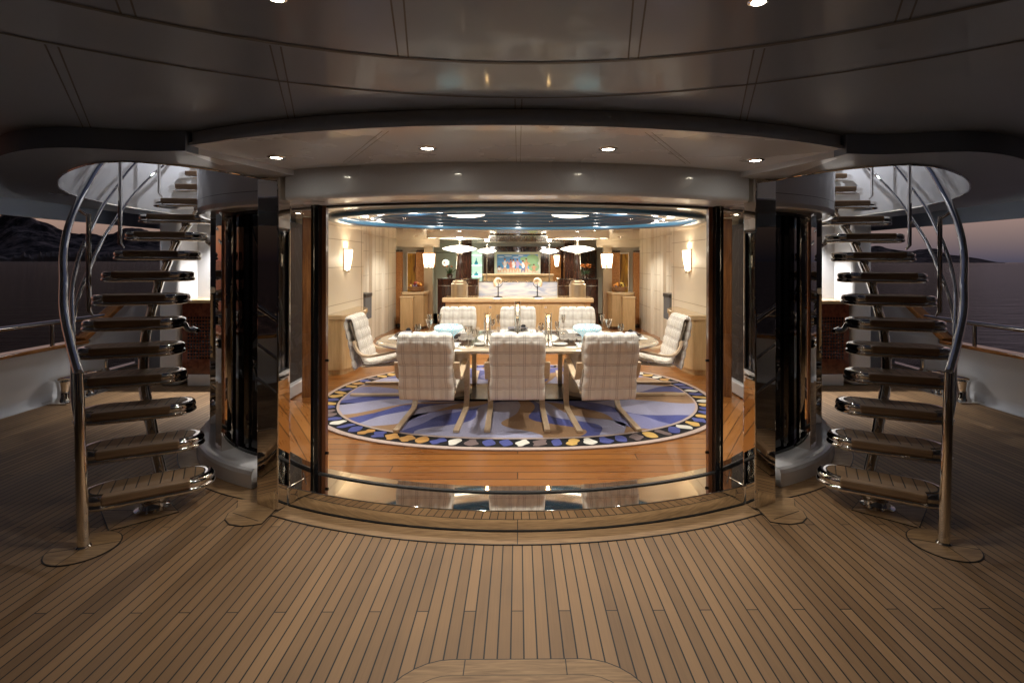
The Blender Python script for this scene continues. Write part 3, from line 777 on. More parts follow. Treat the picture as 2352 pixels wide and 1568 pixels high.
# interior walls (left/right mirrored)
for s, side in ((-1, 'left'), (1, 'right')):
    m = MB()
    m.box((s * 2.83, 7.635, ZI / 2), (.10, 2.47, ZI)); 
    m.wall([(s * 2.78, 8.87), (s * 3.05, 8.90)], 0, ZI)
    m.wall([(s * 3.05, 8.90), (s * 3.05, 10.1), (s * 3.00, 10.15), (s * 3.00, 10.35), (s * 3.07, 10.4), (s * 3.07, 11.1), (s * 3.02, 11.15), (s * 3.02, 12.22)], 0, ZI)
    struct(m.build('wall', M_cream, smooth=False), 'cream leather panelled wall on the %s side of the saloon' % side)
    m = MB()
    for z in (.34, .98, 1.55, 1.98): m.box((s * 2.7785, 7.43, z), (.004, 2.88, .007))
    for y in (6.95, 8.75): m.box((s * 2.7785, y, ZI / 2), (.004, .008, ZI))
    for z in (.6, 1.0, 1.36, 1.85): m.box((s * 3.0485, 9.5, z), (.003, 1.15, .006)); m.box((s * 3.0685, 10.75, z), (.003, .65, .006)); m.box((s * 3.0185, 11.7, z), (.003, 1.0, .006))
    for y, xx in ((9.3, 3.0485), (9.9, 3.0485), (10.6, 3.0685), (10.9, 3.0685), (11.5, 3.0185), (11.9, 3.0185)): m.box((s * xx, y, ZI / 2), (.003, .008, ZI - .02))
    struct(m.build('wall_seams', M_creamseam, smooth=False), 'stitched panel joints of the %s cream wall' % side)
    # burl pier, art niche, sconce column
    m = MB(); m.box((s * 2.95, 12.24, .98), (.17, .08, 1.78)); m.mi = 1; m.box((s * 2.95, 12.235, 1.90), (.17, .085, .05)); m.box((s * 2.95, 12.235, .05), (.18, .1, .1))
    m.mi = 0; m.box((s * 2.42, 12.34, .98), (.26, .08, 1.78)); m.mi = 1; m.box((s * 2.42, 12.335, 1.90), (.26, .085, .05))
    m.mi = 2; m.box((s * 2.22, 12.24, 1.0), (.22, .10, 2.0))
    m.mi = 3; m.box((s * 2.62, 12.52, 1.09), (.9, .08, 2.18)); m.box((s * 2.5, 12.24, 2.09), (1.1, .06, .18))
    struct(m.build('pier_wall', [M_burl, M_darkw, M_brushed, M_cream], smooth=False), 'burl wood pier and brushed column beyond the %s sideboard' % side)
    m = MB(); P = arc(-1.3, 5.2, 1.485, 244, 186, 30); Q = arc(-1.3, 5.2, 1.40, 244, 186, 30)
    m.ring([(s * -p[0], p[1]) for p in P], [(s * -p[0], p[1]) for p in Q], .018, .17)
    m.box((s * 2.72, 5.78, .094), (.085, 1.12, .152))
    struct(m.build('window_ledge', M_white, smooth=False, bevel=.015), 'low white ledge along the inside of the %s curved window' % side)
    m = MB(); m.box((s * 2.55, 6.0, 1.09), (.13, .09, 2.17), rz=s * R(-25))
    tag(m.build('window_post', M_postw, smooth=False, bevel=.01), 'warm wooden post at the inner end of the %s curved window' % side, 'post')
    # painting in the niche
    m = MB(); m.box((s * 2.68, 12.44, 1.32), (.26, .03, 1.12)); fr_ = m.build('wall_art', M_silver, smooth=False, bevel=.003)
    tag(fr_, 'tall narrow amber abstract painting in the %s niche' % side, 'painting', 'tall amber paintings in the niches')
    m = MB(); m.box((s * 2.68, 12.42, 1.32), (.20, .02, 1.04)); m.build('canvas', M_art, fr_, smooth=False)

# ================================================================== SIDE DECKS
for s, side in ((-1, 'left'), (1, 'right')):
    # transverse wall + pillar
    m = MB(); m.box((s * 3.78, 6.95, 1.15), (1.48, .1, 2.3)); m.box((s * 3.5, 6.70, .075), (1.7, .36, .15))
    struct(m.build('side_wall', M_white, smooth=False, bevel=.01), 'white wall beyond the %s stairs, lit from above' % side)
    m = MB(); m.box((s * 4.60, 6.78, 1.15), (.27, .52, 2.3)); m.box((s*4.60, 10.5, 1.15), (.1, 7.0, 2.3))
    struct(m.build('wall_pillar', M_white, smooth=False, bevel=.05, seg=4), 'white rounded pillar at the corner of the %s side deck' % side)
    cab = thing('grille_cabinet', 'mahogany cabinet with a pierced square grille beyond the %s stairs' % side, 'cabinet', (s * 3.78, 6.70, .15), 0)
    m = MB(); m.box((0, 0, .47), (1.30, .34, .94)); m.build('carcass', M_mahog, cab, smooth=False, bevel=.008)
    m = MB(); m.box((0, -.005, .965), (1.36, .38, .05)); m.build('top', M_oaktop, cab, smooth=False, bevel=.012)
    m = MB()
    for i in range(30):
        for j in range(13): m.box((-.56 + i * .0385, -.172, .22 + j * .044), (.022, .008, .026))
    m.build('grille', M_black, cab, smooth=False)
    # bulwark with freeing port
    m = MB()
    def bul(y0, y1, z0, z1):
        for (a, b) in ((y0, y1),):
            m.prism([(s * 5.47, a), (s * 5.47, b), (s * 5.60, b), (s * 5.60, a)], z0, z1)
    bul(-3, 6.60, .0, .60); bul(6.60, 7.25, 0, .18); bul(6.60, 7.25, .385, .60)
    bul(7.25, 9.2, 0, .60)
    m.prism([(s * 5.47, 6.35), (s * 5.47, 25), (s * 5.6, 25), (s * 5.6, 6.35)], .6, .64)
    V = [(6.30, .64), (6.95, 1.10), (25, 1.10), (25, .64)]
    a = [m.bm.verts.new((s * 5.475, y, z)) for y, z in V]; b = [m.bm.verts.new((s * 5.595, y, z)) for y, z in V]
    m._f(a); m._f(b[::-1])
    for i in range(4): m._f([a[i], a[(i + 1) % 4], b[(i + 1) % 4], b[i]])
    bul(9.2, 25, 0, .60)
    struct(m.build('bulwark', M_white, smooth=False), 'white bulwark along the %s edge of the deck' % side)
    m = MB()
    # cove at the foot
    P = []
    for k in range(7):
        a_ = R(90 * k / 6); P.append((5.47 - .10 + .10 * math.sin(a_), .10 - .10 * math.cos(a_)))
    for (x0, z0), (x1, z1) in zip(P, P[1:]):
        v = [m.bm.verts.new((s * x0, -3, z0 + .003)), m.bm.verts.new((s * x1, -3, z1 + .003)), m.bm.verts.new((s * x1, 5.9, z1 + .003)), m.bm.verts.new((s * x0, 5.9, z0 + .003))]; m._f(v)
    struct(m.build('bulwark_cove', M_white, weld=True, ang=60), 'rounded white foot of the %s bulwark' % side)
    cp = MB(); cp.sweep([(s * 5.53, -3, .622), (s * 5.53, 6.30, .622)], .19, .045, (1, 0, 0)); cp.sweep([(s * 5.53, 6.26, .65), (s * 5.53, 6.98, 1.13), (s * 5.53, 7.02, 1.14)], .17, .06, (1, 0, 0)); cp.sweep([(s * 5.53, 6.96, 1.13), (s * 5.53, 25, 1.13)], .17, .05, (1, 0, 0))
    tag(cp.build('cap_rail', M_caprail, smooth=False, bevel=.012), 'varnished wooden cap rail on the %s bulwark, stepping up forward' % side, 'rail')
    rl = thing('guard_rail', 'polished steel tube rail above the %s bulwark' % side, 'railing', (0, 0, 0))
    m = MB(); m.tube([(s * 5.53, -3, .91), (s * 5.53, 6.60, .91), (s * 5.53, 6.72, .90)], .028, 12); m.build('top_rail', M_chrome, rl)
    for y in (-1.4, .1, 1.6, 3.1, 4.55, 5.9):
        m = MB(); m.tube([(s * 5.53, y, .645), (s * 5.53, y, .9)], .021, 12); m.build('stanchion', M_chrome, rl)
    # chrome bollard / fairlead
    bl = thing('bollard', 'polished steel mushroom bollard at the foot of the %s bulwark' % side, 'bollard', (s * 5.30, 5.97, 0))
    m = MB(); m.box((0, 0, .012), (.30, .62, .024)); m.build('base_plate', M_chrome, bl, smooth=False, bevel=.008)
    for y in (-.17, .17):
        m = MB(); m.lathe([(.085, .024), (.06, .06), (.055, .16), (.075, .24), (.125, .275), (.13, .29), (.10, .305), (0, .31)], (0, y, 0), 28); m.build('post', M_chrome, bl)
    fl_ = MB(); fl_.tube([(s * 5.46, y, z) for y, z in rrect(6.58, 7.27, .165, .40, .08)], .026, 10, closed=True)
    tag(fl_.build('fairlead', M_chrome), 'polished rounded ring framing the mooring port in the %s bulwark' % side, 'fairlead')

# ================================================================== SPIRAL STAIRS
TR = {  # k: (x, y) centre and angle (right-hand side values are mirrored)
 1: (2.41, 3.25, 31), 2: (2.61, 3.455, 27), 3: (2.79, 3.64, 24), 4: (2.985, 3.84, 21), 5: (3.10, 3.99, 18.5), 6: (3.19, 4.14, 16.5), 7: (3.27, 4.32, 14.5),
 8: (3.36, 4.52, 12.5), 9: (3.45, 4.76, 11), 10: (3.53, 4.99, 9.5), 11: (3.57, 5.21, 8), 12: (3.60, 5.45, 6.5), 13: (3.62, 5.70, 5), 14: (3.68, 5.95, 4), 15: (3.70, 6.19, 3)}
def tz(k): return .191 * k + .022
def stadium(L, W, n=10):
    r = W / 2; a = L / 2 - r
    return [(a + r * math.cos(R(t_)), r * math.sin(R(t_))) for t_ in [-90 + 180 * i / n for i in range(n + 1)]] + [(-a + r * math.cos(R(t_)), r * math.sin(R(t_))) for t_ in [90 + 180 * i / n for i in range(n + 1)]]
def make_tread(parent):
    L, W = .72, .295
    m = MB()
    # bull-nosed shell: stacked stadium sections
    sec = [(-.040, .000), (-.026, .0), (-.012, -.004), (-.002, -.014), (.002, -.028), (-.001, -.041), (-.004, -.047), (-.006, -.051), (-.001, -.055), (.004, -.061), (.006, -.069), (.003, -.078), (-.010, -.086), (-.030, -.090), (-.060, -.090)]
    rows = [[m.bm.verts.new((x, y, z)) for x, y in stadium(L + 2 * d, W + 2 * d)] for d, z in sec]
    n = len(rows[0])
    for a, b in zip(rows, rows[1:]):
        for i in range(n): m._f([a[i], a[(i + 1) % n], b[(i + 1) % n], b[i]])
    m._f(rows[0]); m._f(rows[-1][::-1])
    o = m.build('tread', M_chrome, None, ang=50)
    if parent: o.parent = parent
    m = MB(); m.prism(stadium(L - .12, W - .09), -.008, .0035); m.build('wood_inlay', M_treadw, o, smooth=False, bevel=.002)
    m = MB(); m.box((0, -W / 2 + .026, -.0235), (L - W + .03, .068, .053)); m.build('nosing', M_nose, o, smooth=False, bevel=.012, seg=3)
    m = MB(); m.prism(stadium(L - .105, W - .075), -.008, .0015); m.build('caulk_line', M_caulk, o, smooth=False)
    return o
M_treadw = planks('tread_teak_across', (.18, .11, .056), (.32, .205, .115), .062, .0065, caulkcol=(.004, .003, .003), butt=False, rough=.5)

def build_stairs(s, side):
    st = thing('curved_staircase', 'curved open staircase of polished steel with teak treads on the %s of the deck' % side, 'staircase', (s * 2.49, 2.85, 0))
    base = Vector((s * 2.49, 2.85, 0))
    def P(v): return Vector((s * v[0], v[1], v[2])) - base
    outer = []; ctr = []; inner = []
    for k in range(1, 16):
        x, y, a = TR[k]; a = R(a)
        d = Vector((-math.cos(a), math.sin(a)))      # toward the inner (drum) end, in |x| space
        ctr.append(Vector((x, y, tz(k)))); outer.append(Vector((x - d.x * .33, y - d.y * .33, tz(k)))); inner.append(Vector((x + d.x * .33, y + d.y * .33, tz(k))))
    proto = None
    for k in range(1, 16):
        o = make_tread(st) if proto is None else copy_tree(proto, st)
        if proto is None: proto = o
        x, y, a = TR[k]
        o.location = P((x, y, tz(k))); o.rotation_euler = (0, 0, R(a) * (1 if s < 0 else -1))
    # central stringer
    ins = [Vector((2.43, 3.30, 0.0)), Vector((2.46, 3.31, .06))]
    for k in range(1, 16):
        c = ctr[k - 1] * .82 + inner[k - 1] * .18; ins.append(Vector((c.x - .005, c.y + .02, c.z - .12)))
    m = MB(); m.tube([P(v) for v in catmull(ins, 5)], .036, 16, sx_=1.25); m.build('stringer', M_chrome, st)
    for k in range(1, 16):
        m = MB(); c = ctr[k - 1] * .82 + inner[k - 1] * .18; m.tube([P((c.x, c.y + .02, c.z - .14)), P((c.x, c.y, c.z - .075))], .032, 12)
        m.build('tread_bracket', M_chrome, st)
    m = MB(); m.lathe([(0, 0), (.10, 0), (.10, .012), (.075, .02), (.062, .05), (0, .05)], P((2.43, 3.30, 0)), 24); m.build('foot_flange', M_chrome, st)
    # short stubs to the curved window
    for k in (6, 10):
        i = inner[k - 1]
        m = MB(); m.tube([P(v) for v in catmull([(i.x - .02, i.y, i.z - .05), (i.x - .05, i.y + .01, i.z - .105), (i.x - .11, i.y + .03, i.z - .12), (2.86 if k == 6 else 2.9, i.y + .12, i.z - .115)], 5)], .021, 10); m.build('wall_bracket', M_chrome, st)
    # newel
    n0 = Vector((2.49, 2.85, 0)); ntop = Vector((2.54, 2.87, 1.0))
    m = MB(); m.tube([P(n0), P(n0.lerp(ntop, .5)), P(ntop)], [.029, .027, .024], 20); m.lathe([(.038, 0), (.038, .012), (.031, .02)], P(n0), 24); m.build('newel_post', M_chrome, st)
    # outer path for the rails, offset outward
    path = []
    for k in range(1, 16):
        x, y, a = TR[k]; a = R(a); d = Vector((-math.cos(a), math.sin(a)))
        off = (.39, .42, .42, .42, .42, .41, .41, .41, .41, .41, .41, .41, .41, .41, .41)[k - 1]
        path.append(Vector((x - d.x * off, y - d.y * off, tz(k))))
    def rail(h, r, k0, k1, start=None, name='handrail', inset=0.0):
        pts = [start] if start is not None else []
        for k in range(k0, k1 + 1):
            v = path[k - 1].copy(); x, y, a = TR[k]; d = Vector((-math.cos(R(a)), math.sin(R(a)), 0)); v += d * inset
            v.z += h; pts.append(v)
        m = MB(); m.tube([P(v) for v in catmull(pts, 6)], r, 16); m.build(name, M_chrome, st)
    rail(.915, .024, 1, 15, Vector((2.54, 2.87, 1.0)), 'handrail')
    rail(.60, .0135, 1, 15, Vector((2.525, 2.865, .62)), 'mid_rail', .05)
    rail(.30, .0135, 1, 15, Vector((2.51, 2.86, .30)), 'mid_rail', .05)
    for k in (6, 9, 12, 15):
        v = path[k - 1].copy(); x, y, a = TR[k]; d = Vector((-math.cos(R(a)), math.sin(R(a)), 0)); v += d * .085
        m = MB(); m.tube([P(v + Vector((0, 0, .03)) + d * .03), P(v + Vector((0, 0, .07))), P(v + Vector((0, 0, .86)))], [.008, .0165, .0165], 14)
        m.tube([P(v + Vector((0, 0, .84))), P(v - d * .085 + Vector((0, 0, .905)))], .012, 10)
        m.build('stanchion', M_chrome, st)
    return st
build_stairs(-1, 'left'); build_stairs(1, 'right')

# ================================================================== FURNITURE
# rug
def build_rug():
    rg = thing('rug', 'large oval rug with wavy blue and tan rays inside a black pebble-patterned border', 'rug', (0, 6.03, .006))
    a, b, p = 2.34, 1.77, 2.35
    def pt(th, f, inset=0.0):
        c, s_ = math.cos(th), math.sin(th)
        x = (a - inset) * math.copysign(abs(c) ** (2 / p), c); y = (b - inset) * math.copysign(abs(s_) ** (2 / p), s_)
        return x * f, y * f
    m = MB(); m.prism([pt(2 * PI * i / 120, 1) for i in range(120)], .004, .014); m.build('border', M_rugpink, rg, smooth=False)
    m = MB(); m.prism([pt(2 * PI * i / 120, 1, .055) for i in range(120)], .005, .0165); m.build('black_band', M_rugblack, rg, smooth=False)
    m = MB(); m.prism([pt(2 * PI * i / 120, 1, .245) for i in range(120)], .006, .019); m.build('inner_line', M_rugpink, rg, smooth=False)
    # rays
    m = MB(); rr_ = random.Random(11); N = 40; cols = [0, 1, 2, 3, 0, 1, 1, 2]; J = 26
    th0 = []; tcur = 0
    wts = [rr_.uniform(.7, 1.5) for _ in range(N)]; tot = sum(wts)
    for w_ in wts: th0.append(tcur); tcur += w_ / tot * 2 * PI
    amps = [(rr_.uniform(.06, .13), rr_.uniform(6, 12), rr_.uniform(0, 6.28), rr_.uniform(-.10, .10)) for _ in range(N)]
    def bd(i, f):
        am, fr_, ph, sl = amps[i % N]
        return th0[i % N] + (2 * PI if i >= N else 0) + (am * math.sin(fr_ * f + ph) + sl * (f - .6)) * (1.25 - .45 * f) + .022 * math.sin(17 * f + 2.3 * ph)
    for i in range(N):
        m.mi = cols[i % 8]
        prev = None
        for j in range(J + 1):
            f = .10 + .90 * j / J
            t0, t1 = bd(i, f), bd(i + 1, f)
            if t1 < t0 + .004: t1 = t0 + .004
            q0 = pt(t0, f, .270 ); q1 = pt((t0 + t1) / 2, f, .270); q2 = pt(t1, f, .270)
            row = [m.bm.verts.new((q[0], q[1], .0215)) for q in (q0, q1, q2)]
            if prev:
                m._f([prev[0], prev[1], row[1], row[0]]); m._f([prev[1], prev[2], row[2], row[1]])
            prev = row
    m.build('field', [M_rugblue, M_ruglilac, M_rugtan, M_ruggrey], rg, smooth=False)
    # pebbles
    m = MB(); n = 76; seq = [1, 0, 2, 3, 1, 2, 0, 1, 3, 2, 0, 1, 2, 3, 0, 1, 4]
    L_ = [0]; pts = [pt(2 * PI * i / 2000, 1, .15) for i in range(2001)]
    for u, v in zip(pts, pts[1:]): L_.append(L_[-1] + math.hypot(v[0] - u[0], v[1] - u[1]))
    n = int(L_[-1] / .152); k = 0
    for i in range(n):
        tgt = L_[-1] * i / n
        while L_[k] < tgt: k += 1
        c = Vector(pts[k]); t_ = (Vector(pts[(k + 3) % 2000]) - c).normalized(); nn = Vector((-t_.y, t_.x))
        m.mi = rr_.choice([0, 1, 2, 3, 1, 2, 4])
        sw = rr_.uniform(.050, .064); ln = .082; ph = rr_.uniform(0, 6.28); sk = rr_.uniform(-.28, .28); lob = rr_.choice([2, 3, 4]); am = rr_.uniform(.16, .36)
        poly = []
        for q in range(26):
            al = 2 * PI * q / 26; r_ = 1 + am * math.sin(lob * al + ph)
            u = sw * r_ * math.cos(al); v = ln * (1 + .10 * math.sin(2 * al)) * math.sin(al)
            v = max(-.086, min(.086, v)); u += sk * v
            w_ = c + t_ * u + nn * v; poly.append((w_.x, w_.y))
        m.prism(poly, .012, .0195)
    m.build('pebble_pattern', [M_rugwhite, M_ruggold, M_rugblue, M_rugbrown, M_rugochre], rg, smooth=False)
def rugm(name, c): return noise_var(mat(name, c, .95, Sheen_Weight=.3), 45, .14, bump=.5)
M_rugpink = rugm('rug_blush', (.55, .42, .36)); M_rugblack = mat('rug_black', (.008, .007, .009), .95); M_rugblue = rugm('rug_blue', (.05, .068, .29))
M_ruglilac = rugm('rug_lilac', (.37, .37, .53)); M_rugtan = rugm('rug_tan', (.36, .205, .095)); M_ruggrey = rugm('rug_periwinkle', (.26, .27, .52))
M_rugwhite = rugm('rug_white', (.80, .77, .68)); M_ruggold = rugm('rug_gold', (.68, .42, .10)); M_rugbrown = rugm('rug_brown', (.17, .115, .11)); M_rugochre = rugm('rug_ochre', (.55, .28, .06))
build_rug()

# dining table
TY = 5.86
tb = thing('dining_table', 'long oval dining table with a glossy dark inset top and champagne edge', 'table', (0, TY, 0))
Tz = .74
m = MB(); n = 96
def tel(A, B): return ell(0, 0, A, B, n, 2.6)
rows = []
for A, B, z in ((1.30, .55, Tz - .065), (1.55, .70, Tz - .062), (1.62, .755, Tz - .045), (1.645, .78, Tz - .022), (1.635, .77, Tz - .006), (1.60, .74, Tz), (1.44, .58, Tz)):
    rows.append([m.bm.verts.new((x, y, z)) for x, y in tel(A, B)])
for a, b in zip(rows, rows[1:]):
    for i in range(n): m._f([a[i], a[(i + 1) % n], b[(i + 1) % n], b[i]])
m._f(rows[0][::-1]); m.build('tabletop', M_champ, tb, ang=60)
M_tabtop = woodm('smoked_gloss_top', (.05, .032, .024), (.15, .105, .08), (5, 5, 5), .04, 1.0)
m = MB(); m.prism(tel(1.442, .582), Tz - .03, Tz + .0008); m.build('inset', M_tabtop, tb, smooth=False)
for s in (-1, 1):
    m = MB(); m.lathe([(.30, .02), (.30, .10), (.285, .11), (.275, .14), (.275, .60), (.36, .675), (.36, .68)], (s * .86, .18, 0), 48, 1, .9); m.build('pedestal', M_champ, tb, ang=40)
m = MB(); m.prism(rrect(-1.28, 1.28, -.14, .58, .35), .022, .05); m.build('plinth', M_cloud, tb, smooth=False, bevel=.004)

# chairs ------------------------------------------------------------
def make_cushion(parent):
    W = .52; nu, nv = 32, 110
    # centre line (y, z) of the padded strip: hanging back -> over the top -> down the front -> seat
    line = [(.035, .30), (.015, .42), (-.02, .58), (-.055, .74), (-.078, .86), (-.070, .915), (-.035, .925), (.005, .90), (.035, .80), (.07, .66), (.105, .52), (.13, .43), (.165, .385), (.23, .375), (.36, .395), (.50, .42), (.60, .425), (.635, .40)]
    pts = [Vector((0, y, z)) for y, z in line]; dense = catmull(pts, 12)
    L = [0.0]
    for a, b in zip(dense, dense[1:]): L.append(L[-1] + (b - a).length)
    tot = L[-1]
    bm = bmesh.new(); uvl = bm.loops.layers.uv.new('uv')
    def at(sv):
        k = 0
        while k < len(L) - 2 and L[k + 1] < sv: k += 1
        f = (sv - L[k]) / max(1e-6, L[k + 1] - L[k]); p = dense[k].lerp(dense[k + 1], f); t_ = (dense[k + 1] - dense[k]).normalized()
        return p, t_
    grid = {}
    rr_ = random.Random(3)
    for side in (0, 1):
        for j in range(nv + 1):
            sv = tot * j / nv; p, t_ = at(sv); nrm = Vector((0, -t_.z, t_.y))   # outward
            for i in range(nu + 1):
                u = -W / 2 + W * i / nu
                cu = (u + .26) / .13; cv = (sv + .055) / .12 + .5
                qu = abs(math.sin(PI * cu)) ** .5; qv = abs(math.sin(PI * ((sv + .055 - .06) / .12))) ** .5
                eu = min(1, (1 - abs(u) / (W / 2)) * 9) ** .5; ev = min(1, min(sv, tot - sv) / .03) ** .5
                th = .013 + .019 * qu ** .3 * qv
                th = (th * eu * ev)
                wob = .004 * math.sin(u * 31 + sv * 7) + .003 * math.sin(sv * 23 + u * 11)
                q = p + nrm * ((th + wob * .5) if side == 0 else -(th * .6)); x = u + .006 * math.sin(sv * 17) * (u / .26)
                grid[side, i, j] = bm.verts.new((x, q.y, q.z))
    for side in (0, 1):
        for j in range(nv):
            for i in range(nu):
                ids = [(i, j), (i + 1, j), (i + 1, j + 1), (i, j + 1)]
                vs = [grid[side, a, b] for a, b in ids]
                if side: vs = vs[::-1]; ids = ids[::-1]
                f = bm.faces.new(vs)
                for lp, (a, b) in zip(f.loops, ids): lp[uvl].uv = (-W / 2 + W * a / nu, tot * b / nv)
    bmesh.ops.remove_doubles(bm, verts=bm.verts, dist=.0004)
    me = bpy.data.meshes.new('cushion'); bm.to_mesh(me); bm.free(); me.materials.append(M_cush); me.shade_smooth()
    o = bpy.data.objects.new('cushion', me); C.objects.link(o); o.parent = parent
    return o
def make_chair():
    c = thing('dining_chair', '', 'chair')
    make_cushion(c)
    for sx_ in (-1, 1):
        x = sx_ * .285
        arm = catmull([(x - sx_ * .0, .035, .66), (x, .06, .58), (x, .115, .505), (x, .21, .475), (x, .40, .505), (x, .60, .55), (x, .70, .555), (x, .765, .52), (x, .79, .44)], 5)
        leg = [(x, .79, .30), (x, .785, .12)] + [(x, .785 - .10 + .10 * math.cos(R(a)), .117 - .10 * math.sin(R(a))) for a in (25, 50, 75, 90)] + [(x, .4, .0155), (x, 0.0, .0155)]
        m = MB(); m.sweep([tuple(v) for v in arm] + leg, .058, .026, (1, 0, 0)); m.build('side_frame', M_birch, c, smooth=False, bevel=.004)
    m = MB()
    m.sweep([(-.26, .05, .62), (.26, .05, .62)], .05, .02, (0, 0, 1)); m.build('back_rail', M_birch, c, smooth=False, bevel=.003)
    m = MB(); m.sweep([(-.26, .14, .345), (.26, .14, .345)], .02, .05, (0, 0, 1)); m.build('seat_rail', M_birch, c, smooth=False, bevel=.003); m = MB(); m.sweep([(-.27, .62, .38), (.27, .62, .38)], .02, .05, (0, 0, 1)); m.build('seat_rail', M_birch, c, smooth=False, bevel=.003)
    m = MB()
    for i in range(11): m.box((0, .16 + i * .044, .345 + i * .003), (.50, .022, .012))
    for i in range(9): m.box((0, .10 - i * .016, .46 + i * .048), (.46, .010, .024))
    for sx_ in (-1, 1): m.tube([(sx_ * .235, .13, .38), (sx_ * .23, .06, .62), (sx_ * .22, -.03, .88)], .012, 8); m.tube([(sx_ * .24, .14, .345), (sx_ * .24, .62, .38)], .014, 8)
    m.build('webbing', M_web, c, smooth=False)
    return c
chairs = [(-.868, 4.66, -1.5, 'plaid cushioned bentwood chair nearest the doorway, left of the middle one'),
          (-.005, 4.66, .8, 'plaid cushioned bentwood chair in the middle of the near side of the table'),
          (.872, 4.66, 4, 'plaid cushioned bentwood chair nearest the doorway, right of the middle one'),
          (-2.01, 6.22, -90, 'plaid cushioned chair at the left head of the oval table'),
          (2.03, 6.24, 90, 'plaid cushioned chair at the right head of the oval table'),
          (-.875, 7.20, 181.5, 'plaid chair on the far side of the table behind the left blue bowl'),
          (0.0, 7.22, 180, 'plaid chair in the middle of the far side behind the tallest candle'),
          (.865, 7.20, 178, 'plaid chair on the far side of the table behind the right blue bowl')]
c0 = make_chair()
for i, (x, y, a, lb) in enumerate(chairs):
    o = c0 if i == 0 else copy_tree(c0)
    o.location = (x, y, .0285); o.rotation_euler = (0, 0, R(a)); o['label'] = lb; o['group'] = 'plaid chairs round the dining table'

# table setting -----------------------------------------------------
Z = Tz + .002
M_bowl = bpy.data.materials.new('aqua_glass_added_glow'); M_bowl.use_nodes = True
t, b, N, L, M = NT(M_bowl)
tc = N('ShaderNodeTexCoord'); vn = N('ShaderNodeTexVoronoi'); vn.inputs['Scale'].default_value = 60; L(tc.outputs['Object'], vn.inputs['Vector'])
nn_ = N('ShaderNodeTexNoise'); nn_.inputs['Scale'].default_value = 9; L(tc.outputs['Object'], nn_.inputs['Vector'])
f = M('LESS_THAN', vn.outputs['Distance'], M('MULTIPLY', nn_.outputs['Fac'], .62))
cc = mixc(N, L, f, (.66, .88, .90), (.16, .38, .42)); L(cc, b.inputs['Base Color']); L(cc, b.inputs['Emission Color']); b.inputs['Emission Strength'].default_value = .55; b.inputs['Roughness'].default_value = .08  # emission added to make the bowls paler; they are no lamps
def bowl(x, y, lb):
    o = thing('glass_bowl', lb, 'bowl', (x, y, Z), 0, 'aqua glass bowls on the dining table')
    m = MB(); m.lathe([(0, 0), (.055, .0), (.062, .006), (.058, .025), (.075, .045), (.115, .075), (.155, .10), (.170, .125), (.165, .145), (.145, .160), (.125, .164), (.121, .160), (.14, .150), (.158, .128), (.10, .078), (.05, .05), (0, .045)], (0, 0, 0), 48)
    m.build('bowl', M_bowl, o)
    return o
bowl(-.81, TY - .10, 'speckled aqua glass bowl with an added glow on the left half of the table')
bowl(.81, TY - .10, 'speckled aqua glass bowl with an added glow on the right half of the table')

gl_prof = {
 'wine': [(0, 0), (.034, 0), (.034, .003), (.005, .007), (.0038, .03), (.0038, .09), (.008, .10), (.028, .118), (.036, .145), (.034, .17), (.029, .19), (.028, .19), (.033, .17), (.0345, .145), (.026, .12), (.004, .104), (0, .103)],
 'flute': [(0, 0), (.032, 0), (.032, .003), (.004, .007), (.0035, .03), (.0035, .11), (.006, .12), (.018, .15), (.026, .19), (.028, .235), (.027, .235), (.025, .19), (.016, .15), (.003, .124), (0, .123)],
 'cocktail': [(0, 0), (.034, 0), (.034, .003), (.005, .007), (.0038, .03), (.0038, .10), (.006, .115), (.022, .135), (.038, .175), (.045, .215), (.044, .215), (.037, .176), (.02, .137), (.003, .119), (0, .118)]}
glob = {}
def glass(kind, x, y, lb):
    if kind not in glob:
        m = MB(); m.lathe(gl_prof[kind], (0, 0, 0), 20); o = m.build('wine_glass', M_wineglass); glob[kind] = o
    else:
        o = glob[kind].copy(); C.objects.link(o)
    o.location = (x, y, Z); tag(o, lb, 'glass', 'stemmed glasses on the dining table')
M_wineglass = bpy.data.materials.new('crystal'); M_wineglass.use_nodes = True
t = M_wineglass.node_tree; t.nodes.clear()
o_ = t.nodes.new('ShaderNodeOutputMaterial'); mx = t.nodes.new('ShaderNodeMixShader'); tr = t.nodes.new('ShaderNodeBsdfTransparent'); gg = t.nodes.new('ShaderNodeBsdfGlossy'); fr = t.nodes.new('ShaderNodeLayerWeight')
gg.inputs['Roughness'].default_value = .02; gg.inputs['Color'].default_value = (1, .98, .94, 1); fr.inputs[0].default_value = .55; tr.inputs[0].default_value = (.93, .92, .90, 1)
ma = t.nodes.new('ShaderNodeMath'); ma.operation = 'MULTIPLY_ADD'; ma.inputs[1].default_value = .85; ma.inputs[2].default_value = .12
t.links.new(fr.outputs['Facing'], ma.inputs[0]); t.links.new(ma.outputs[0], mx.inputs[0]); t.links.new(tr.outputs[0], mx.inputs[1]); t.links.new(gg.outputs[0], mx.inputs[2]); t.links.new(mx.outputs[0], o_.inputs[0])

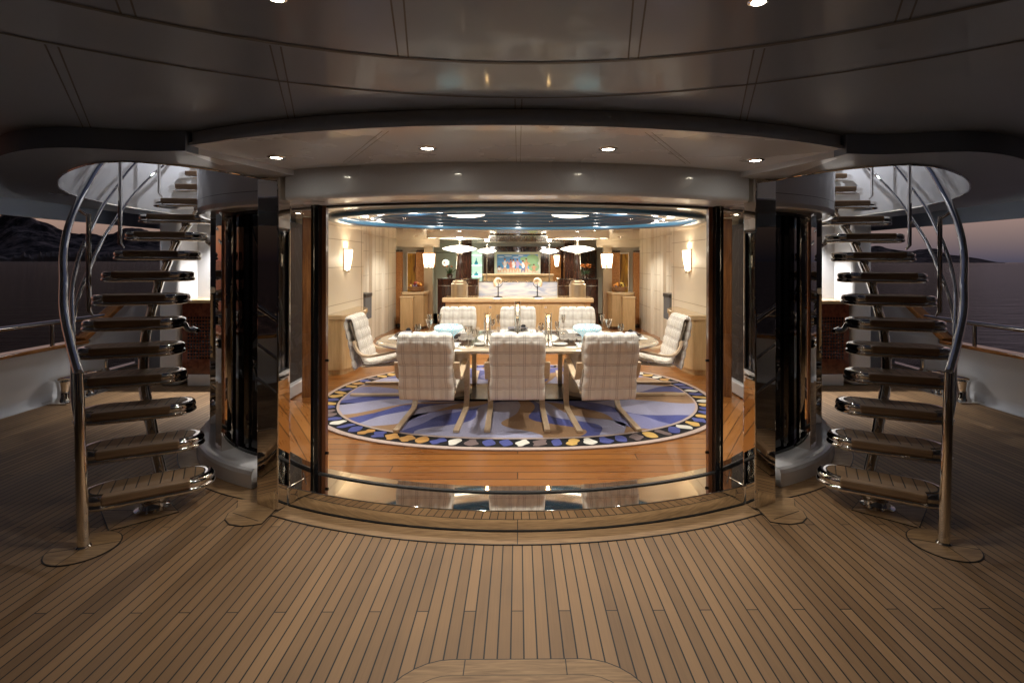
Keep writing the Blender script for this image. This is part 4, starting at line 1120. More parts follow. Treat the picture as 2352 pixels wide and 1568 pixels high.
def mat_place(x, y, rz, lb):
    m = MB(); P = []
    for (ax, ay), (bx, by) in zip([(-.23, -.15), (.23, -.15), (.23, .15), (-.23, .15)], [(.23, -.15), (.23, .15), (-.23, .15), (-.23, -.15)]):
        n_ = 10
        for i in range(n_):
            f = i / n_; wv = .008 * math.sin(f * PI * 5); dx, dy = bx - ax, by - ay; l_ = math.hypot(dx, dy)
            P.append((ax + dx * f + dy / l_ * wv, ay + dy * f - dx / l_ * wv))
    m.prism(P, 0, .003); o = m.build('place_mat', M_linen, smooth=False); o.location = (x, y, Z); o.rotation_euler = (0, 0, rz)
    return tag(o, lb, 'place mat', 'white linen place mats on the table')
plate0 = None
def setting(x, y, rz, where):
    global plate0
    mat_place(x, y, rz, 'white linen place mat laid %s' % where)
    p = thing('plate_stack', 'dark plates, grey napkin and black flower %s' % where, 'plates', (x, y, Z + .003), rz, 'dark plate stacks with grey napkins')
    m = MB(); m.lathe([(0, 0), (.09, 0), (.135, .010), (.135, .013), (.09, .004), (0, .004)], (0, 0, 0), 40); m.build('charger', M_platew, p)
    m = MB(); m.lathe([(0, .010), (.08, .010), (.125, .022), (.125, .026), (.08, .015), (0, .015)], (0, 0, 0), 40); m.build('plate', M_plate, p)
    m = MB(); m.lathe([(0, .024), (.07, .024), (.108, .034), (.108, .037), (.07, .028), (0, .028)], (0, 0, 0), 40); m.build('plate', M_plate, p)
    m = MB()
    rows = []
    for i in range(13):
        u = -.13 + .26 * i / 12; rows.append([m.bm.verts.new((u, v * (1 - .35 * abs(u) / .13), .040 + .012 * math.cos(v * 22 + u * 9) + .010 * (1 - (u / .13) ** 2))) for v in (-.075, -.05, -.025, 0, .025, .05, .075)])
    for a, b in zip(rows, rows[1:]):
        for k in range(6): m._f([a[k], a[k + 1], b[k + 1], b[k]])
    m.build('napkin', M_napkin, p, ang=80)
    m = MB(); rr_ = random.Random(5)
    for k in range(16):
        a = rr_.uniform(0, 6.28); e = rr_.uniform(.15, 1.3); d = Vector((math.cos(a) * math.cos(e), math.sin(a) * math.cos(e), math.sin(e)))
        c = Vector((-.07, .02, .060)) + d * .020; m.lathe([(0, -.012), (.011, -.006), (.015, .003), (.009, .010), (0, .012)], c, 8)
    m.build('black_flower', M_blkflower, p)
    for k, dx in enumerate((-.165, -.19, .165)):
        m = MB(); m.box((dx, 0, .004), (.006, .15, .003)); m.box((dx, .085, .004), (.018, .045, .003)); m.build('fork' if dx < 0 else 'knife', M_silver, p, smooth=False, bevel=.001)
places = [(-.87, TY - .52, 0, 'at the near left seat'), (0, TY - .54, 0, 'at the near middle seat'), (.87, TY - .52, 0, 'at the near right seat'),
          (-.87, TY + .50, 180, 'at the far left seat'), (0, TY + .52, 180, 'at the far middle seat'), (.87, TY + .50, 180, 'at the far right seat'),
          (-1.36, TY + .10, -90, 'at the left head of the table'), (1.37, TY + .10, 90, 'at the right head of the table')]
for x, y, a, wh in places: setting(x, y, R(a), wh)
for kind, x, y, lb in [
  ('wine', -1.14, TY - .24, 'wine glass beside the left head place setting'), ('cocktail', -1.05, TY - .02, 'wide crystal glass between the left head setting and the left bowl'),
  ('flute', -1.12, TY + .36, 'tall flute at the far left corner, left of the left bowl'), ('flute', -1.0, TY + .42, 'tall flute touching the edge of the far left chair'),
  ('cocktail', -.53, TY - .60, 'flared glass just right of the left bowl, front edge of the table'), ('wine', -.46, TY - .62, 'wine glass at the front edge between the left bowl and left candle'),
  ('flute', -.25, TY + .36, 'flute between the left candle and the middle far chair'), ('wine', -.32, TY + .30, 'wine glass behind the left candle'),
  ('wine', .27, TY - .12, 'wine glass between the tallest candle and the right candle'), ('flute', .44, TY - .34, 'flute just right of the right candle'),
  ('flute', .57, TY + .34, 'flute in front of the far right chair'), ('flute', 1.07, TY + .38, 'flute behind the right bowl, at its right'),
  ('cocktail', 1.08, TY + .02, 'flared glass right of the right bowl'), ('wine', 1.19, TY - .18, 'wine glass beside the right head place setting')]:
    glass(kind, x, y, lb)
def candle(x, y, h, lb, ht):
    o = thing('candle_holder', lb, 'candle holder', (x, y, Z), 0, 'crystal candle holders in the middle of the table')
    k = ht
    m = MB(); m.lathe([(0, 0), (.030, 0), (.030, .006), (.012, .014), (.009, .03 * k), (.018, .06 * k), (.010, .08 * k), (.008, .13 * k), (.016, .16 * k), (.022, .18 * k), (.010, .19 * k), (.014, .20 * k), (0, .20 * k)], (0, 0, 0), 20); m.build('stem', M_silver, o)
    m = MB(); m.lathe([(.0, .20 * k), (.010, .20 * k), (.010, .20 * k + .05), (0, .20 * k + .05)], (0, 0, 0), 14); m.build('candle', M_wax, o)
    m = MB(); zz = .20 * k + .052; m.lathe([(0, zz), (.010, zz + .012), (.012, zz + .022), (.006, zz + .040), (0, zz + .055)], (0, 0, 0), 12); m.build('flame', M_flame, o)
    m = MB(); m.lathe([(.038, 0), (.038, h)], (0, 0, 0), 28); m.build('hurricane_glass', M_wineglass, o)
    lamp('POINT', (0, 0, zz + .06), .35, (1, .6, .25), .02, parent=o, name='candle_light')
candle(-.325, TY - .60, .355, 'crystal candle holder with a lit candle, left of the tallest one', 1.0)
candle(-.005, TY - .10, .44, 'tallest crystal candle holder with a lit candle, middle of the table', 1.35)
candle(.325, TY - .60, .355, 'crystal candle holder with a lit candle, right of the tallest one', 1.0)
for x, y, lb in ((-.40, TY - .50, 'small pale saucer left of the left candle'), (.46, TY - .50, 'small pale saucer right of the right candle')):
    m = MB(); m.lathe([(0, 0), (.05, 0), (.085, .012), (.085, .015), (.05, .005), (0, .005)], (x, y, Z), 32); tag(m.build('saucer', M_platew), lb, 'saucer', 'pale saucers on the table')
for x, y, lb in ((-1.0, TY - .05, 'small gold votive cup by the left bowl'), (.98, TY - .12, 'small gold votive cup by the right bowl')):
    m = MB(); m.lathe([(0, 0), (.035, 0), (.038, .055), (.035, .055), (.033, .006), (0, .005)], (x, y, Z), 24); tag(m.build('votive_cup', mat('gold_cup', (.8, .52, .2), .2, 1)), lb, 'cup', 'gold votive cups on the table')

M_fr1 = mat('orange_fruit', (.75, .30, .04), .4); M_fr2 = mat('yellow_fruit', (.80, .58, .10), .4); M_fr3 = mat('red_apple', (.35, .05, .03), .3); M_fr4 = mat('dark_plum', (.08, .02, .05), .3)
# side consoles ------------------------------------------------------
for s, side in ((-1, 'left'), (1, 'right')):
    o = thing('console_cabinet', 'bow-fronted pale maple console against the %s wall by the head chair' % side, 'cabinet', (s * 2.776, 7.1, 0))
    def cp_(d): return [(0, 0), (-s * (.20 + d), 0 - d), (-s * (.27 + d), .05), (-s * (.33 + d), .25), (-s * (.335 + d), .7), (-s * (.27 + d), 1.1), (-s * (.12 + d), 1.35 + d), (0, 1.45 + d)]
    def rd(P): 
        q = catmull([(x, y, 0) for x, y in P], 5); return [(v.x, v.y) for v in q]
    m = MB(); m.prism(rd(cp_(-.012)), .08, .80); m.build('body', M_oak, o, ang=50)
    m = MB(); m.prism(rd(cp_(-.05)), 0, .08); m.build('plinth', M_oak, o, ang=50)
    m = MB(); m.prism(rd(cp_(.012)), .80, .87); m.build('top', M_oaktop, o, ang=50, bevel=.012)
    m = MB(); 
    for yy in (.3, .75): m.box((-s * .325, yy, .45), (.012, .004, .68))
    m.build('door_gap', M_creamseam, o, smooth=False)
    # recycling-grey drawer unit seen in the recess behind
    m = MB(); m.box((s * 2.95, 9.45, .76), (.18, .4, .44)); m.mi = 1; m.box((s * 2.95, 9.45, 1.0), (.20, .42, .07))
    tag(m.build('wall_heater', [mat('grey_fabric', (.16, .17, .18), .8), mat('charcoal_panel', (.06, .06, .06), .4)], smooth=False, bevel=.01), 'small grey wall unit in the recess beyond the %s console' % side, 'wall unit')
    # sideboard with fruit
    sb = thing('sideboard', 'bow-fronted maple sideboard carrying a fruit basket, %s of the room' % side, 'sideboard', (s * 2.5, 11.95, 0))
    def q_(d): return [(-.33 - d, .25), (-.33 - d, .02), (-.25 - d, -.10 - d), (0, -.14 - d), (.22 + d, -.08 - d), (.28 + d, .06), (.28 + d, .25)]
    m = MB(); m.prism([(-s * x, y) for x, y in q_(0)], .08, .84); m.build('body', M_oak, sb, ang=40)
    m = MB(); m.prism([(-s * x, y) for x, y in q_(.02)], .84, .91); m.build('top', M_oaktop, sb, ang=40, bevel=.01)
    m = MB(); m.prism([(-s * x * .93, y + .02) for x, y in q_(0)], 0, .08); m.build('plinth', M_darkw, sb, smooth=False)
    m = MB(); m.box((s * 2.62, 11.66, .40), (.30, .16, .78)); m.mi = 1; m.box((s * 2.62, 11.66, .80), (.32, .18, .05))
    tag(m.build('pedestal_cabinet', [M_oak, M_oaktop], smooth=False, bevel=.015), 'low narrow maple pedestal in front of the %s sideboard' % side, 'cabinet')
    fb = thing('fruit_basket', 'round wicker basket heaped with fruit on the %s sideboard' % side, 'fruit basket', (s * 2.47, 11.93, .91))
    m = MB(); m.lathe([(0, 0), (.10, 0), (.15, .05), (.19, .12), (.18, .12), (.14, .05), (0, .02)], (0, 0, 0), 24)
    for k in range(3): m.tube([(.19 * math.cos(2 * PI * i / 24) * (1 - .1 * k), .19 * math.sin(2 * PI * i / 24) * (1 - .1 * k), .12 - .035 * k) for i in range(24)], .009, 6, closed=True)
    m.build('basket', woodm('wicker', (.20, .09, .04), (.45, .25, .11), (20, 20, 40), .6), fb)
    rr_ = random.Random(4 + s)
    for k in range(22):
        a = rr_.uniform(0, 6.28); r_ = .14 * math.sqrt(rr_.random()); z = .13 + .09 * (1 - (r_ / .15) ** 2) + rr_.uniform(-.01, .01); q = rr_.uniform(.028, .045)
        m = MB(); m.lathe([(0, -q * .95), (q * .6, -q * .75), (q, 0), (q * .7, q * .7), (q * .15, q * .85), (0, q * .8)], (r_ * math.cos(a), r_ * math.sin(a), z), 12)
        m.build('fruit', rr_.choice([M_fr1, M_fr2, M_fr3, M_fr4]), fb)

# ================================================================== BAR CREDENZA AND BEYOND
cr = thing('credenza', 'long pale maple credenza across the room behind the table', 'credenza', (0, 9.4, 0))
m = MB(); m.box((0, .35, .47), (2.78, .62, .78)); m.build('body', M_oak, cr, smooth=False)
m = MB(); m.box((0, .35, .04), (2.7, .58, .08)); m.build('plinth', M_darkw, cr, smooth=False)
m = MB(); m.box((0, .34, .905), (2.90, .70, .09)); m.build('top', M_oaktop, cr, smooth=False, bevel=.02, seg=3)
for i, x in enumerate((-1.06, -.66, -.22, .22, .66, 1.06)):
    m = MB(); m.box((x, .036, .47), (.40 if abs(x) > .5 else .43, .012, .74)); d_ = m.build('door', M_oak, cr, smooth=False, bevel=.003)
    m = MB(); xx = x + (.13 if x < 0 else -.13); m.box((xx, .028, .77), (.045, .008, .045)); m.build('handle', M_silver, d_, smooth=False, bevel=.002)
for s in (-1, 1):
    m = MB(); m.box((s * 1.40, .10, .90), (.12, .02, .03)); m.build('corner_slot', M_darkw, cr, smooth=False)
bar = thing('bar_unit', 'dark glossy bar back with a blue-white marble panel rising behind the credenza', 'bar', (0, 10.25, 0))
m = MB(); m.box((0, -.11, 1.08), (1.62, .04, .29)); m.build('marble_panel', M_marble, bar, smooth=False, bevel=.004)
m = MB(); m.box((0, -.11, 1.232), (1.62, .06, .012)); m.build('ledge', M_silver, bar, smooth=False)
for s in (-1, 1):
    m = MB(); m.box((s * 1.23, 0, .64), (.82, .42, 1.28)); e = m.build('end_cabinet', M_darkw, bar, smooth=False, bevel=.006)
    m = MB(); m.box((s * 1.23, -.212, 1.15), (.82, .006, .018)); m.build('steel_band', M_silver, e, smooth=False)
    m = MB(); m.box((s * 1.23, 0, 1.29), (.84, .44, .015)); m.build('steel_top', M_silver, e, smooth=False)
    m = MB(); m.box((s * 1.72, .15, .55), (.13, .5, 1.1)); m.mi = 1; m.box((s * 1.72, .15, 1.16), (.2, .5, .10))
    tag(m.build('side_bench', [M_oak, M_linen], smooth=False, bevel=.03, seg=3), 'cream padded bench edge at the %s end of the dark bar' % ('left' if s < 0 else 'right'), 'seat')

def disc_lamp(x, y, z, k, lb, base=True):
    o = thing('table_lamp', lb, 'lamp', (x, y, z), 0, 'disc shaded column lamps')
    zb = 0
    if base:
        m = MB(); m.lathe([(0, 0), (.165, 0), (.165, .165), (.162, .168), (.165, .171), (.165, .25), (.150, .262), (.138, .27), (.138, .30), (.12, .318), (.09, .32), (.09, .34), (0, .34)], (0, 0, 0), 40); m.build('base', M_brushed, o, ang=30)
        m = MB(); m.lathe([(.075, .34), (.072, .355), (.08, .36), (.048, .82), (.06, .825), (.06, .85), (.05, .87), (0, .87)], (0, 0, 0), 12); m.build('column', M_darkw, o, ang=20)
        m = MB(); m.lathe([(.052, .82), (.062, .825), (.062, .85), (.05, .865)], (0, 0, .002), 24); m.build('collar', M_silver, o)
        zt = .865; r_ = .345
    else:
        m = MB(); m.lathe([(.10, 0), (.10, .02), (.014, .03), (.012, .86), (0, .86)], (0, 0, 0), 16); m.build('column', M_silver, o)
        zt = .86; r_ = .27
    m = MB(); m.lathe([(0, zt), (.05, zt + .002), (.17 * k, zt + .022), (r_ * .85, zt + .052), (r_, zt + .078), (r_ * .85, zt + .10), (.17 * k, zt + .13), (.05, zt + .142), (0, zt + .142)], (0, 0, 0), 48); m.build('shade', M_lampdisc, o, ang=60)
    m = MB(); m.lathe([(.022, zt + .14), (.022, zt + .175), (.012, zt + .18)], (0, 0, 0), 16); m.lathe([(.012, zt + .178), (.022, zt + .20), (.018, zt + .23), (0, zt + .262)], (0, 0, 0), 16); m.build('finial', M_silver, o)
    lamp('POINT', (0, 0, zt + .25), 6, WARM2, .06, parent=o, name='lamp_light')
disc_lamp(-1.15, 9.68, .952, 1.0, 'tall column lamp with a glowing disc shade on the left end of the credenza')
disc_lamp(1.17, 9.68, .952, 1.0, 'tall column lamp with a glowing disc shade on the right end of the credenza')
# shells on stands
def shell(x, flip, lb):
    o = thing('shell_sculpture', lb, 'sculpture', (x, 9.55, .952), 0, 'nautilus shells on iron stands')
    m = MB(); m.lathe([(0, 0), (.085, 0), (.08, .012), (.03, .022), (.012, .03), (.010, .10), (.018, .11), (.010, .12), (.010, .19), (.02, .20), (0, .205)], (0, 0, 0), 16)
    for a in (-1, 0, 1): m.tube(catmull([(0, 0, .19), (a * .04, -.02, .21), (a * .075, -.02, .25), (a * .08, 0, .27)], 4), .006, 6)
    m.build('stand', M_iron, o)
    m = MB(); pts = []; rad = []
    for i in range(56):
        th = i / 55 * 2.6 * PI; rr__ = .014 * math.exp(.235 * th); pts.append((flip * (rr__ * math.cos(th + 2.2) + .02), 0, .300 + rr__ * math.sin(th + 2.2))); rad.append(.45 * rr__ + .004)
    m.tube(pts, rad, 14, sx_=1.0); m.build('shell', M_shell, o, ang=80)
shell(-.385, 1, 'nautilus shell on a thin iron stand, left one on the credenza')
shell(.375, -1, 'open nautilus shell on a thin iron stand, right one on the credenza')
# plants
def plant(x, seed, lb, bl):
    o = thing('flower_arrangement', lb, 'flowers', (x, 10.25, 1.30), 0)
    rr_ = random.Random(seed)
    m = MB(); m.lathe([(0, 0), (.05, 0), (.07, .05), (.06, .09), (0, .08)], (0, 0, 0), 16); m.build('pot', M_darkw, o)
    m = MB()
    for k in range(34):
        a = rr_.uniform(0, 6.28); e = rr_.uniform(.25, 1.35); l_ = rr_.uniform(.12, .25); d = Vector((math.cos(a) * math.cos(e), math.sin(a) * math.cos(e), math.sin(e))); sd = Vector((-math.sin(a), math.cos(a), 0))
        p0 = Vector((0, 0, .06)); p1 = p0 + d * l_ * .5; p2 = p0 + d * l_ + Vector((0, 0, -.05 * math.cos(e)))
        v = [m.bm.verts.new(q) for q in (p0, p1 + sd * .014, p2, p1 - sd * .014)]; m._f(v)
    m.build('leaves', M_leaf, o, smooth=False, recalc=False)
    m = MB()
    for k in range(bl):
        a = rr_.uniform(0, 6.28); e = rr_.uniform(.7, 1.4); l_ = rr_.uniform(.18, .27); d = Vector((math.cos(a) * math.cos(e), math.sin(a) * math.cos(e), math.sin(e)))
        p = Vector((0, 0, .06)) + d * l_
        for q in range(4):
            e2 = Vector((rr_.uniform(-1, 1), rr_.uniform(-1, 1), rr_.uniform(0, 1))).normalized() * .05; sd = e2.cross(Vector((0, 1, .3))).normalized() * .008
            v = [m.bm.verts.new(x_) for x_ in (p, p + e2 * .5 + sd, p + e2, p + e2 * .5 - sd)]; m._f(v)
    m.build('blooms', M_bird, o, smooth=False, recalc=False)
plant(-1.42, 3, 'spiky green and yellow flower arrangement behind the left column lamp', 5)
plant(1.40, 8, 'orange bloomed flower arrangement behind the right column lamp', 14)

# back room ---------------------------------------------------------
m = MB(); m.box((0, 15.6, 1.1), (7.0, .1, 2.2)); m.wall([(-3.25, 12.5), (-3.25, 15.6)], 0, 2.2); m.wall([(3.25, 12.5), (3.25, 15.6)], 0, 2.2)
struct(m.build('back_wall', M_doorw, smooth=False), 'pale far wall of the lounge beyond the bar')
fl([(-3.2, 12.9), (3.2, 12.9), (3.2, 15.5), (-3.2, 15.5)], .006, noise_var(mat('pale_carpet', (.55, .50, .42), .95), 60, .1), 'carpet', 'pale carpet of the far lounge')
m = MB(); m.box((0, 15.1, 1.05), (2.1, .06, 2.1)); m.box((1.28, 15.1, 1.05), (.5, .06, 2.1)); m.box((-1.49, 14.4, 1.09), (.29, .3, 2.18)); m.box((1.49, 14.4, 1.09), (.29, .3, 2.18))
struct(m.build('panel_wall', M_darkw, smooth=False), 'dark polished panelling behind the beach painting')
m = MB(); m.box((1.15, 15.06, 1.35), (.32, .02, 1.0)); struct(m.build('wood_panel', M_burl, smooth=False), 'warm wood panel right of the beach painting')
# sideboard in the lounge
lb_ = thing('lounge_sideboard', 'wide pale maple sideboard under the beach painting', 'sideboard', (0, 14.3, 0))
m = MB(); m.box((0, 0, .61), (1.98, .45, 1.22)); m.build('body', M_oak, lb_, smooth=False, bevel=.008)
m = MB(); m.box((0, 0, 1.255), (2.04, .48, .07)); m.build('top', M_oaktop, lb_, smooth=False, bevel=.015)
m = MB()
for x in (-.62, -.2, .2, .62): m.box((x, -.227, .64), (.007, .006, 1.1))
m.build('door_gap', M_creamseam, lb_, smooth=False)
m = MB(); m.box((-1.45, 14.45, .55), (.8, .4, 1.10)); m.box((1.42, 14.45, .55), (.75, .4, 1.10))
# painting
pa = thing('beach_painting', 'wide framed beach painting with a row of figures under a blue sky', 'painting', (-.02, 14.95, 1.58))
m = MB(); m.box((0, 0, 0), (1.40, .05, .70)); m.build('frame', mat('pale_green_frame', (.55, .60, .48), .4), pa, smooth=False, bevel=.01)
def art():
    mats = [mat('paint_sky', (.10, .28, .58), .6), mat('paint_sea', (.06, .22, .42), .6), mat('paint_sand', (.62, .54, .38), .6), mat('paint_green', (.22, .38, .20), .6), mat('paint_skin', (.55, .30, .18), .6),
            mat('paint_white', (.75, .75, .75), .6), mat('paint_red', (.62, .16, .09), .6), mat('paint_violet', (.38, .30, .55), .6), mat('paint_navy', (.05, .09, .25), .6), mat('paint_hair', (.09, .035, .02), .6), mat('paint_cloud', (.55, .66, .78), .6)]
    m = MB(); Yf = -.0262
    def q(x0, x1, z0, z1, mi, dy=0):
        m.mi = mi; m._f([m.bm.verts.new(v) for v in ((x0, Yf - dy, z0), (x1, Yf - dy, z0), (x1, Yf - dy, z1), (x0, Yf - dy, z1))])
    def e(cx, cz, a, b, mi, dy, rot=0):
        m.mi = mi; m._f([m.bm.verts.new((cx + a * math.cos(t_) * math.cos(rot) - b * math.sin(t_) * math.sin(rot), Yf - dy, cz + a * math.cos(t_) * math.sin(rot) + b * math.sin(t_) * math.cos(rot))) for t_ in [2 * PI * i / 18 for i in range(18)]])
    q(-.62, .62, -.28, .28, 0); q(-.62, .30, -.28, .02, 1, .0004); q(-.62, .62, -.28, -.16, 2, .0008)
    for cx, cz, a, b in ((.45, .12, .20, .16), (.30, .02, .16, .10), (.5, -.1, .16, .14), (.2, .14, .12, .07)): e(cx, cz, a, b, 3, .0010 + a * .001)
    for cx, cz, a in ((-.5, .2, .09), (-.28, .23, .12), (-.05, .19, .1), (.1, .24, .08)): e(cx, cz, a, .02, 10, .0014)
    rr_ = random.Random(9)
    for i, (cx, h, cl, seat) in enumerate([(-.55, .18, 5, 1), (-.38, .42, 5, 0), (-.20, .40, 6, 0), (-.12, .40, 5, 0), (.0, .40, 7, 0), (.17, .36, 5, 0), (.27, .42, 4, 0), (.50, .24, 4, 1)]):
        z0 = -.26; y_ = .002 + i * .0003
        for k in (-1, 1): e(cx + k * .028, z0 + h * .22, .020, h * .24, 4 if i != 5 else 8, y_, k * .22)
        e(cx, z0 + h * .58, .052, h * .25, cl, y_ + .0001); e(cx + .06, z0 + h * .66, .016, h * .18, 4, y_ + .0001, -.8 + .3 * i); e(cx - .055, z0 + h * .60, .015, h * .17, 4, y_ + .0001, .5)
        e(cx, z0 + h * .90, .028, .036, 4, y_ + .0002); e(cx - .006, z0 + h * .95, .030, .024, 9, y_ + .0003)
    m.build('canvas', mats, pa, smooth=False, recalc=False)
art()
disc_lamp(-.86, 13.55, 1.0, 1.0, 'smaller disc lamp on a thin steel pole in the lounge, left of the beach painting', False)
disc_lamp(.86, 13.55, 1.0, 1.0, 'smaller disc lamp on a thin steel pole in the lounge, right of the beach painting', False)
for s in (-1, 1):
    m = MB(); m.lathe([(0, 0), (.16, 0), (.16, .02), (.03, .03), (.03, .96), (.16, .97), (.16, 1.0), (0, 1.0)], (s * .86, 13.55, 0), 24)
    tag(m.build('lamp_stand', M_oaktop), 'round pale pedestal table under the %s lounge lamp' % ('left' if s < 0 else 'right'), 'side table')
# vitrine with blue vases
M_glow = emis('lit_shelf', (.78, 1.0, .82), 1.4)
vt = thing('glass_vitrine', 'lit pale green glass shelves with blue vases left of the beach painting', 'shelf', (-1.27, 14.75, 0))
m = MB(); m.box((0, .16, 1.35), (.36, .02, 1.3)); m.build('back_panel', mat('green_glass_panel', (.55, .72, .60), .2, Emission_Strength=.15), vt, smooth=False)
for z in (1.20, 1.52, 1.83):
    m = MB(); m.box((0, 0, z), (.36, .3, .018)); m.build('shelf', M_glow, vt, smooth=False)
M_vase = mat('blue_art_glass', (.03, .28, .42), .05, Coat_Weight=.5)
for z, pr, lb in ((1.53, [(0, 0), (.05, .01), (.065, .05), (.04, .09), (.015, .14), (.010, .22), (0, .22)], 'tall blue bottle vase on the upper lit shelf'), (1.21, [(0, 0), (.05, .005), (.07, .04), (.05, .075), (.02, .09), (.02, .12), (0, .12)], 'round blue vase on the lower lit shelf')):
    m = MB(); m.lathe(pr, (-1.25, 14.72, z), 20); tag(m.build('glass_vase', M_vase), lb, 'vase', 'blue glass vases')
m = MB(); m.box((-1.73, 14.8, 1.5), (.15, .03, 1.1)); struct(m.build('lit_niche', M_glow, smooth=False), 'narrow lit green glass niche beside the dark column')
# doors
dr_ = thing('porthole_door', 'pale lounge door with a round porthole, left of the dark column', 'door', (-2.28, 15.52, 0))
m = MB(); m.box((0, 0, 1.0), (.62, .05, 2.0)); m.build('leaf', M_doorw, dr_, smooth=False, bevel=.005)
m = MB(); m.tube([(.12 * math.cos(2 * PI * i / 32), -.03, 1.6 + .12 * math.sin(2 * PI * i / 32)) for i in range(32)], .014, 8, closed=True); m.build('porthole_ring', M_silver, dr_)
m = MB(); m.prism([(.118 * math.cos(2 * PI * i / 32), .118 * math.sin(2 * PI * i / 32)) for i in range(32)], 0, .01); g_ = m.build('porthole_glass', emis('lit_porthole', (.9, 1, .85), .9), dr_, smooth=False); g_.rotation_euler = (R(90), 0, 0); g_.location = (0, -.026, 1.6)
m = MB(); m.box((0, -.03, 1.92), (.62, .01, .015)); m.build('head_strip', M_darkw, dr_, smooth=False)
lv = thing('louvre_door', 'dark louvred door beyond the right column lamp', 'door', (2.22, 15.45, 0))
m = MB(); m.box((0, 0, 1.0), (.50, .05, 2.0)); m.build('leaf', M_darkw, lv, smooth=False, bevel=.005)
m = MB()
for k in range(22): m.box((0, -.035, .35 + k * .055), (.40, .014, .022), rx=.5)
m.build('louvres', M_mahog, lv, smooth=False)

# sconces
def sconce(x, y, rz, lb, e=9, k=1.0):
    o = thing('wall_sconce', lb, 'wall lamp', (x, y, 1.46), rz, 'lit opal wall sconces')
    m = MB(); rows = []
    for r_, z in ((.048, .04), (.062, .10), (.078, .19), (.090, .28), (.098, .37)):
        rows.append([m.bm.verts.new((r_ * k * math.sin(R(a)), -r_ * k * 1.0 * math.cos(R(a)), z)) for a in range(-90, 91, 12)])
    for a, b in zip(rows, rows[1:]):
        for i in range(len(a) - 1): m._f([a[i], a[i + 1], b[i + 1], b[i]])
    m._f(rows[0]); m.build('shade', M_shade, o, ang=60)
    m = MB(); m.box((0, .008, .21), (.205 * k, .014, .35)); m.build('back_plate', M_caprail, o, smooth=False)
    m = MB(); m.tube([(.05 * math.sin(R(a)), -.035 * math.cos(R(a)), .045 - .03 * abs(math.cos(R(a)))) for a in range(-90, 91, 15)], .010, 8); m.lathe([(0, -.0), (.03, .01), (.03, .04), (0, .04)], (0, -.02, 0), 14); m.build('bottom_ring', M_silver, o)
    lamp('SPOT', (0, -.06, .30), e, WARM, .03, 110, .8, (R(180), 0, 0), o, 'uplight')
    lamp('POINT', (0, -.14, .20), e * .25, WARM, .05, parent=o, name='glow')
sconce(-2.765, 7.95, R(90), 'tapered opal sconce on the left cream wall above the console')
sconce(2.765, 7.95, R(-90), 'tapered opal sconce on the right cream wall above the console')
for s, sd in ((-1, 'left'), (1, 'right')):
    sconce(s * 2.27, 12.17, 0, 'opal sconce on the brushed column, outer one of the %s pair' % sd, 3, .8)
    sconce(s * 2.13, 12.17, 0, 'opal sconce on the brushed column, inner one of the %s pair' % sd, 3, .8)
sconce(1.18, 15.03, 0, 'small opal sconce standing for a mirrored one, right of the beach painting', 2, .9)  # modelled solid in place of a sconce reflected in a mirror

# ceiling fixtures over the credenza
for s, sd in ((-1, 'left'), (1, 'right')):
    m = MB(); m.lathe([(.60, .0), (.60, -.09), (.58, -.10), (.40, -.10), (.40, -.085), (0, -.085)], (s * 1.13, 9.35, ZI - .001), 48)
    tag(m.build('ceiling_drum', M_iceil, ang=30), 'round cream drum on the ceiling above the %s column lamp' % sd, 'ceiling fixture', 'cream ceiling drums over the credenza')
m = MB(); m.box((0, 9.75, ZI - .012), (1.35, .16, .022)); tag(m.build('ceiling_slot', M_black, smooth=False), 'long black slot in the ceiling above the credenza', 'air vent')

# ================================================================== DOWNLIGHTS
def downlight(x, y, z, lb, group, e, col=WARM2, spot=120, r=.032, lens=None, blend=.7):
    o = thing('ceiling_light', lb, 'downlight', (x, y, z), 0, group)
    m = MB(); m.lathe([(r * 1.0, -.001), (r * 1.05, -.006), (r * 1.5, -.004), (r * 1.6, .0)], (0, 0, 0), 28); m.build('trim_ring', M_chrome, o)
    m = MB(); m.lathe([(r * .98, -.002), (r * .6, -.0035), (0, -.004)], (0, 0, 0), 24); m.build('lens', lens or M_lens, o)
    if e: lamp('SPOT', (0, 0, -.012), e, col, r * .8, spot, blend, None, o, 'beam')
    return o
G1 = 'downlights in the lit soffit over the doorway'
for (x, y, lb) in ((-1.395, 2.85, 'leftmost of the four downlights in the soffit'), (-.48, 2.60, 'downlight left of the centre seam in the soffit'), (.475, 2.60, 'downlight right of the centre seam in the soffit'), (1.39, 2.87, 'rightmost of the four downlights in the soffit')):
    downlight(x, y, Z_SOF, lb, G1, (64 if abs(x) < 1 else 17), EXT, (130 if abs(x) < 1 else 94), blend=1.0)
G2 = 'downlights high in the aft deckhead'
downlight(-.61, 1.245, Z_CEIL, 'deckhead downlight at the top edge of the view, left of centre', G2, 2.5, EXT, 110, .017)
downlight(.61, 1.245, Z_CEIL, 'deckhead downlight at the top edge of the view, right of centre', G2, 2.5, EXT, 110, .017)
G3 = 'small cool downlights over the side decks'
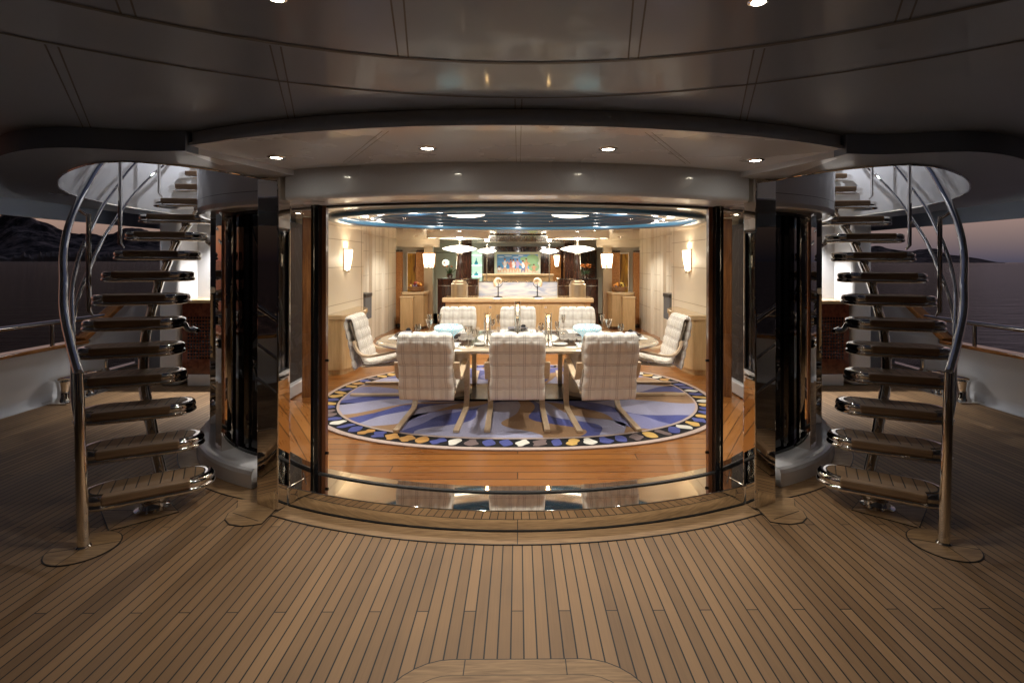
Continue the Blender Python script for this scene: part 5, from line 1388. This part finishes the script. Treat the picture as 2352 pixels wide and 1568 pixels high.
for s, sd in ((-1, 'left'), (1, 'right')):
    downlight(s * 5.05, 5.30, Z_CEIL, 'nearer small downlight over the %s side deck' % sd, G3, 10, COOL, 130, .026, M_lens_c)
    downlight(s * 5.10, 6.25, Z_CEIL, 'farther small downlight over the %s side deck' % sd, G3, 6, COOL, 130, .026, M_lens_c)
    # wall washer over the white wall
    downlight(s * 3.95, 6.77, Z_SLAB - .001, 'bright downlight washing the white wall behind the %s stairs' % sd, None, 165, (1, .98, .95), 96, .035, M_lens_c)
    downlight(s * 3.50, 6.77, Z_SLAB - .001, 'second bright downlight washing the wall beside the %s window' % sd, None, 165, (1, .98, .95), 96, .035, M_lens_c)
    # unseen lamp added above the opening to brighten the stair well lining
    downlight(s * 3.55, 5.75, 3.6, 'added unseen light above the %s stair opening, brightening its lining' % sd, None, 42, COOL, 140, .03, M_lens_c)
G4 = 'downlights in the saloon ceiling'
names = [(-1.13, 4.66, 'saloon downlight in front of the blue oval, left one'), (0, 4.47, 'saloon downlight in front of the blue oval, centre one'), (1.13, 4.66, 'saloon downlight in front of the blue oval, right one'),
         (-1.9, 4.35, 'saloon downlight seen through the left side pane, nearest one'), (1.9, 4.35, 'saloon downlight seen through the right side pane, nearest one'), (-2.25, 4.95, 'saloon downlight seen through the left side pane, middle one'), (2.25, 4.95, 'saloon downlight seen through the right side pane, middle one'),
         (-2.45, 5.5, 'saloon downlight seen through the left side pane, farthest one'), (2.45, 5.5, 'saloon downlight seen through the right side pane, farthest one'),
         (-1.3, 8.35, 'saloon downlight between blue oval and drum, left'), (1.3, 8.35, 'saloon downlight between blue oval and drum, right'),
         (-2.2, 10.6, 'saloon downlight over the left passage'), (2.2, 10.6, 'saloon downlight over the right passage'), (0, 8.3, 'saloon downlight behind the oval on the centre line'),
         (-.45, 9.3, 'downlight added to brighten the marble over the credenza, left of centre'), (.45, 9.3, 'downlight added to brighten the marble over the credenza, right of centre')]  # the credenza pair is added to lift the shaded marble panel
for i, (x, y, lb) in enumerate(names):
    downlight(x, y, ZI, lb, G4, (60, 60, 60, 20, 20, 20, 20, 20, 20, 90, 90, 90, 90, 80, 50, 50)[i], WARM2, (122 if i < 3 else 95 if i < 9 else 140), .035)
for s in (-1, 1):
    for x, y in ((1.45, 6.35), (.45, 6.75)):
        downlight(s * x, y, ZI + .02, 'tiny downlight inside the blue oval, %s %s' % ('left' if s < 0 else 'right', 'outer' if x > 1 else 'inner'), 'tiny downlights in the blue oval', 30, WARM2, 120, .02)
G5 = 'downlights in the far lounge'
for x, y, lb in ((-1.6, 13.6, 'far lounge downlight, left'), (-.3, 13.9, 'far lounge downlight, left of centre'), (.3, 14.2, 'far lounge downlight over the painting'), (1.6, 13.6, 'far lounge downlight, right')):
    downlight(x, y, ZI, lb, G5, 80, WARM2, 140, .035)
# cove glow of the oval, a real hidden light ring
for k in range(10):
    a = 2 * PI * (k + .5) / 10
    lamp('POINT', (1.95 * math.cos(a), CY + 1.15 * math.sin(a), ZI - .06), 2.5, WARM2, .05, name='cove_lamp', parent=O_)
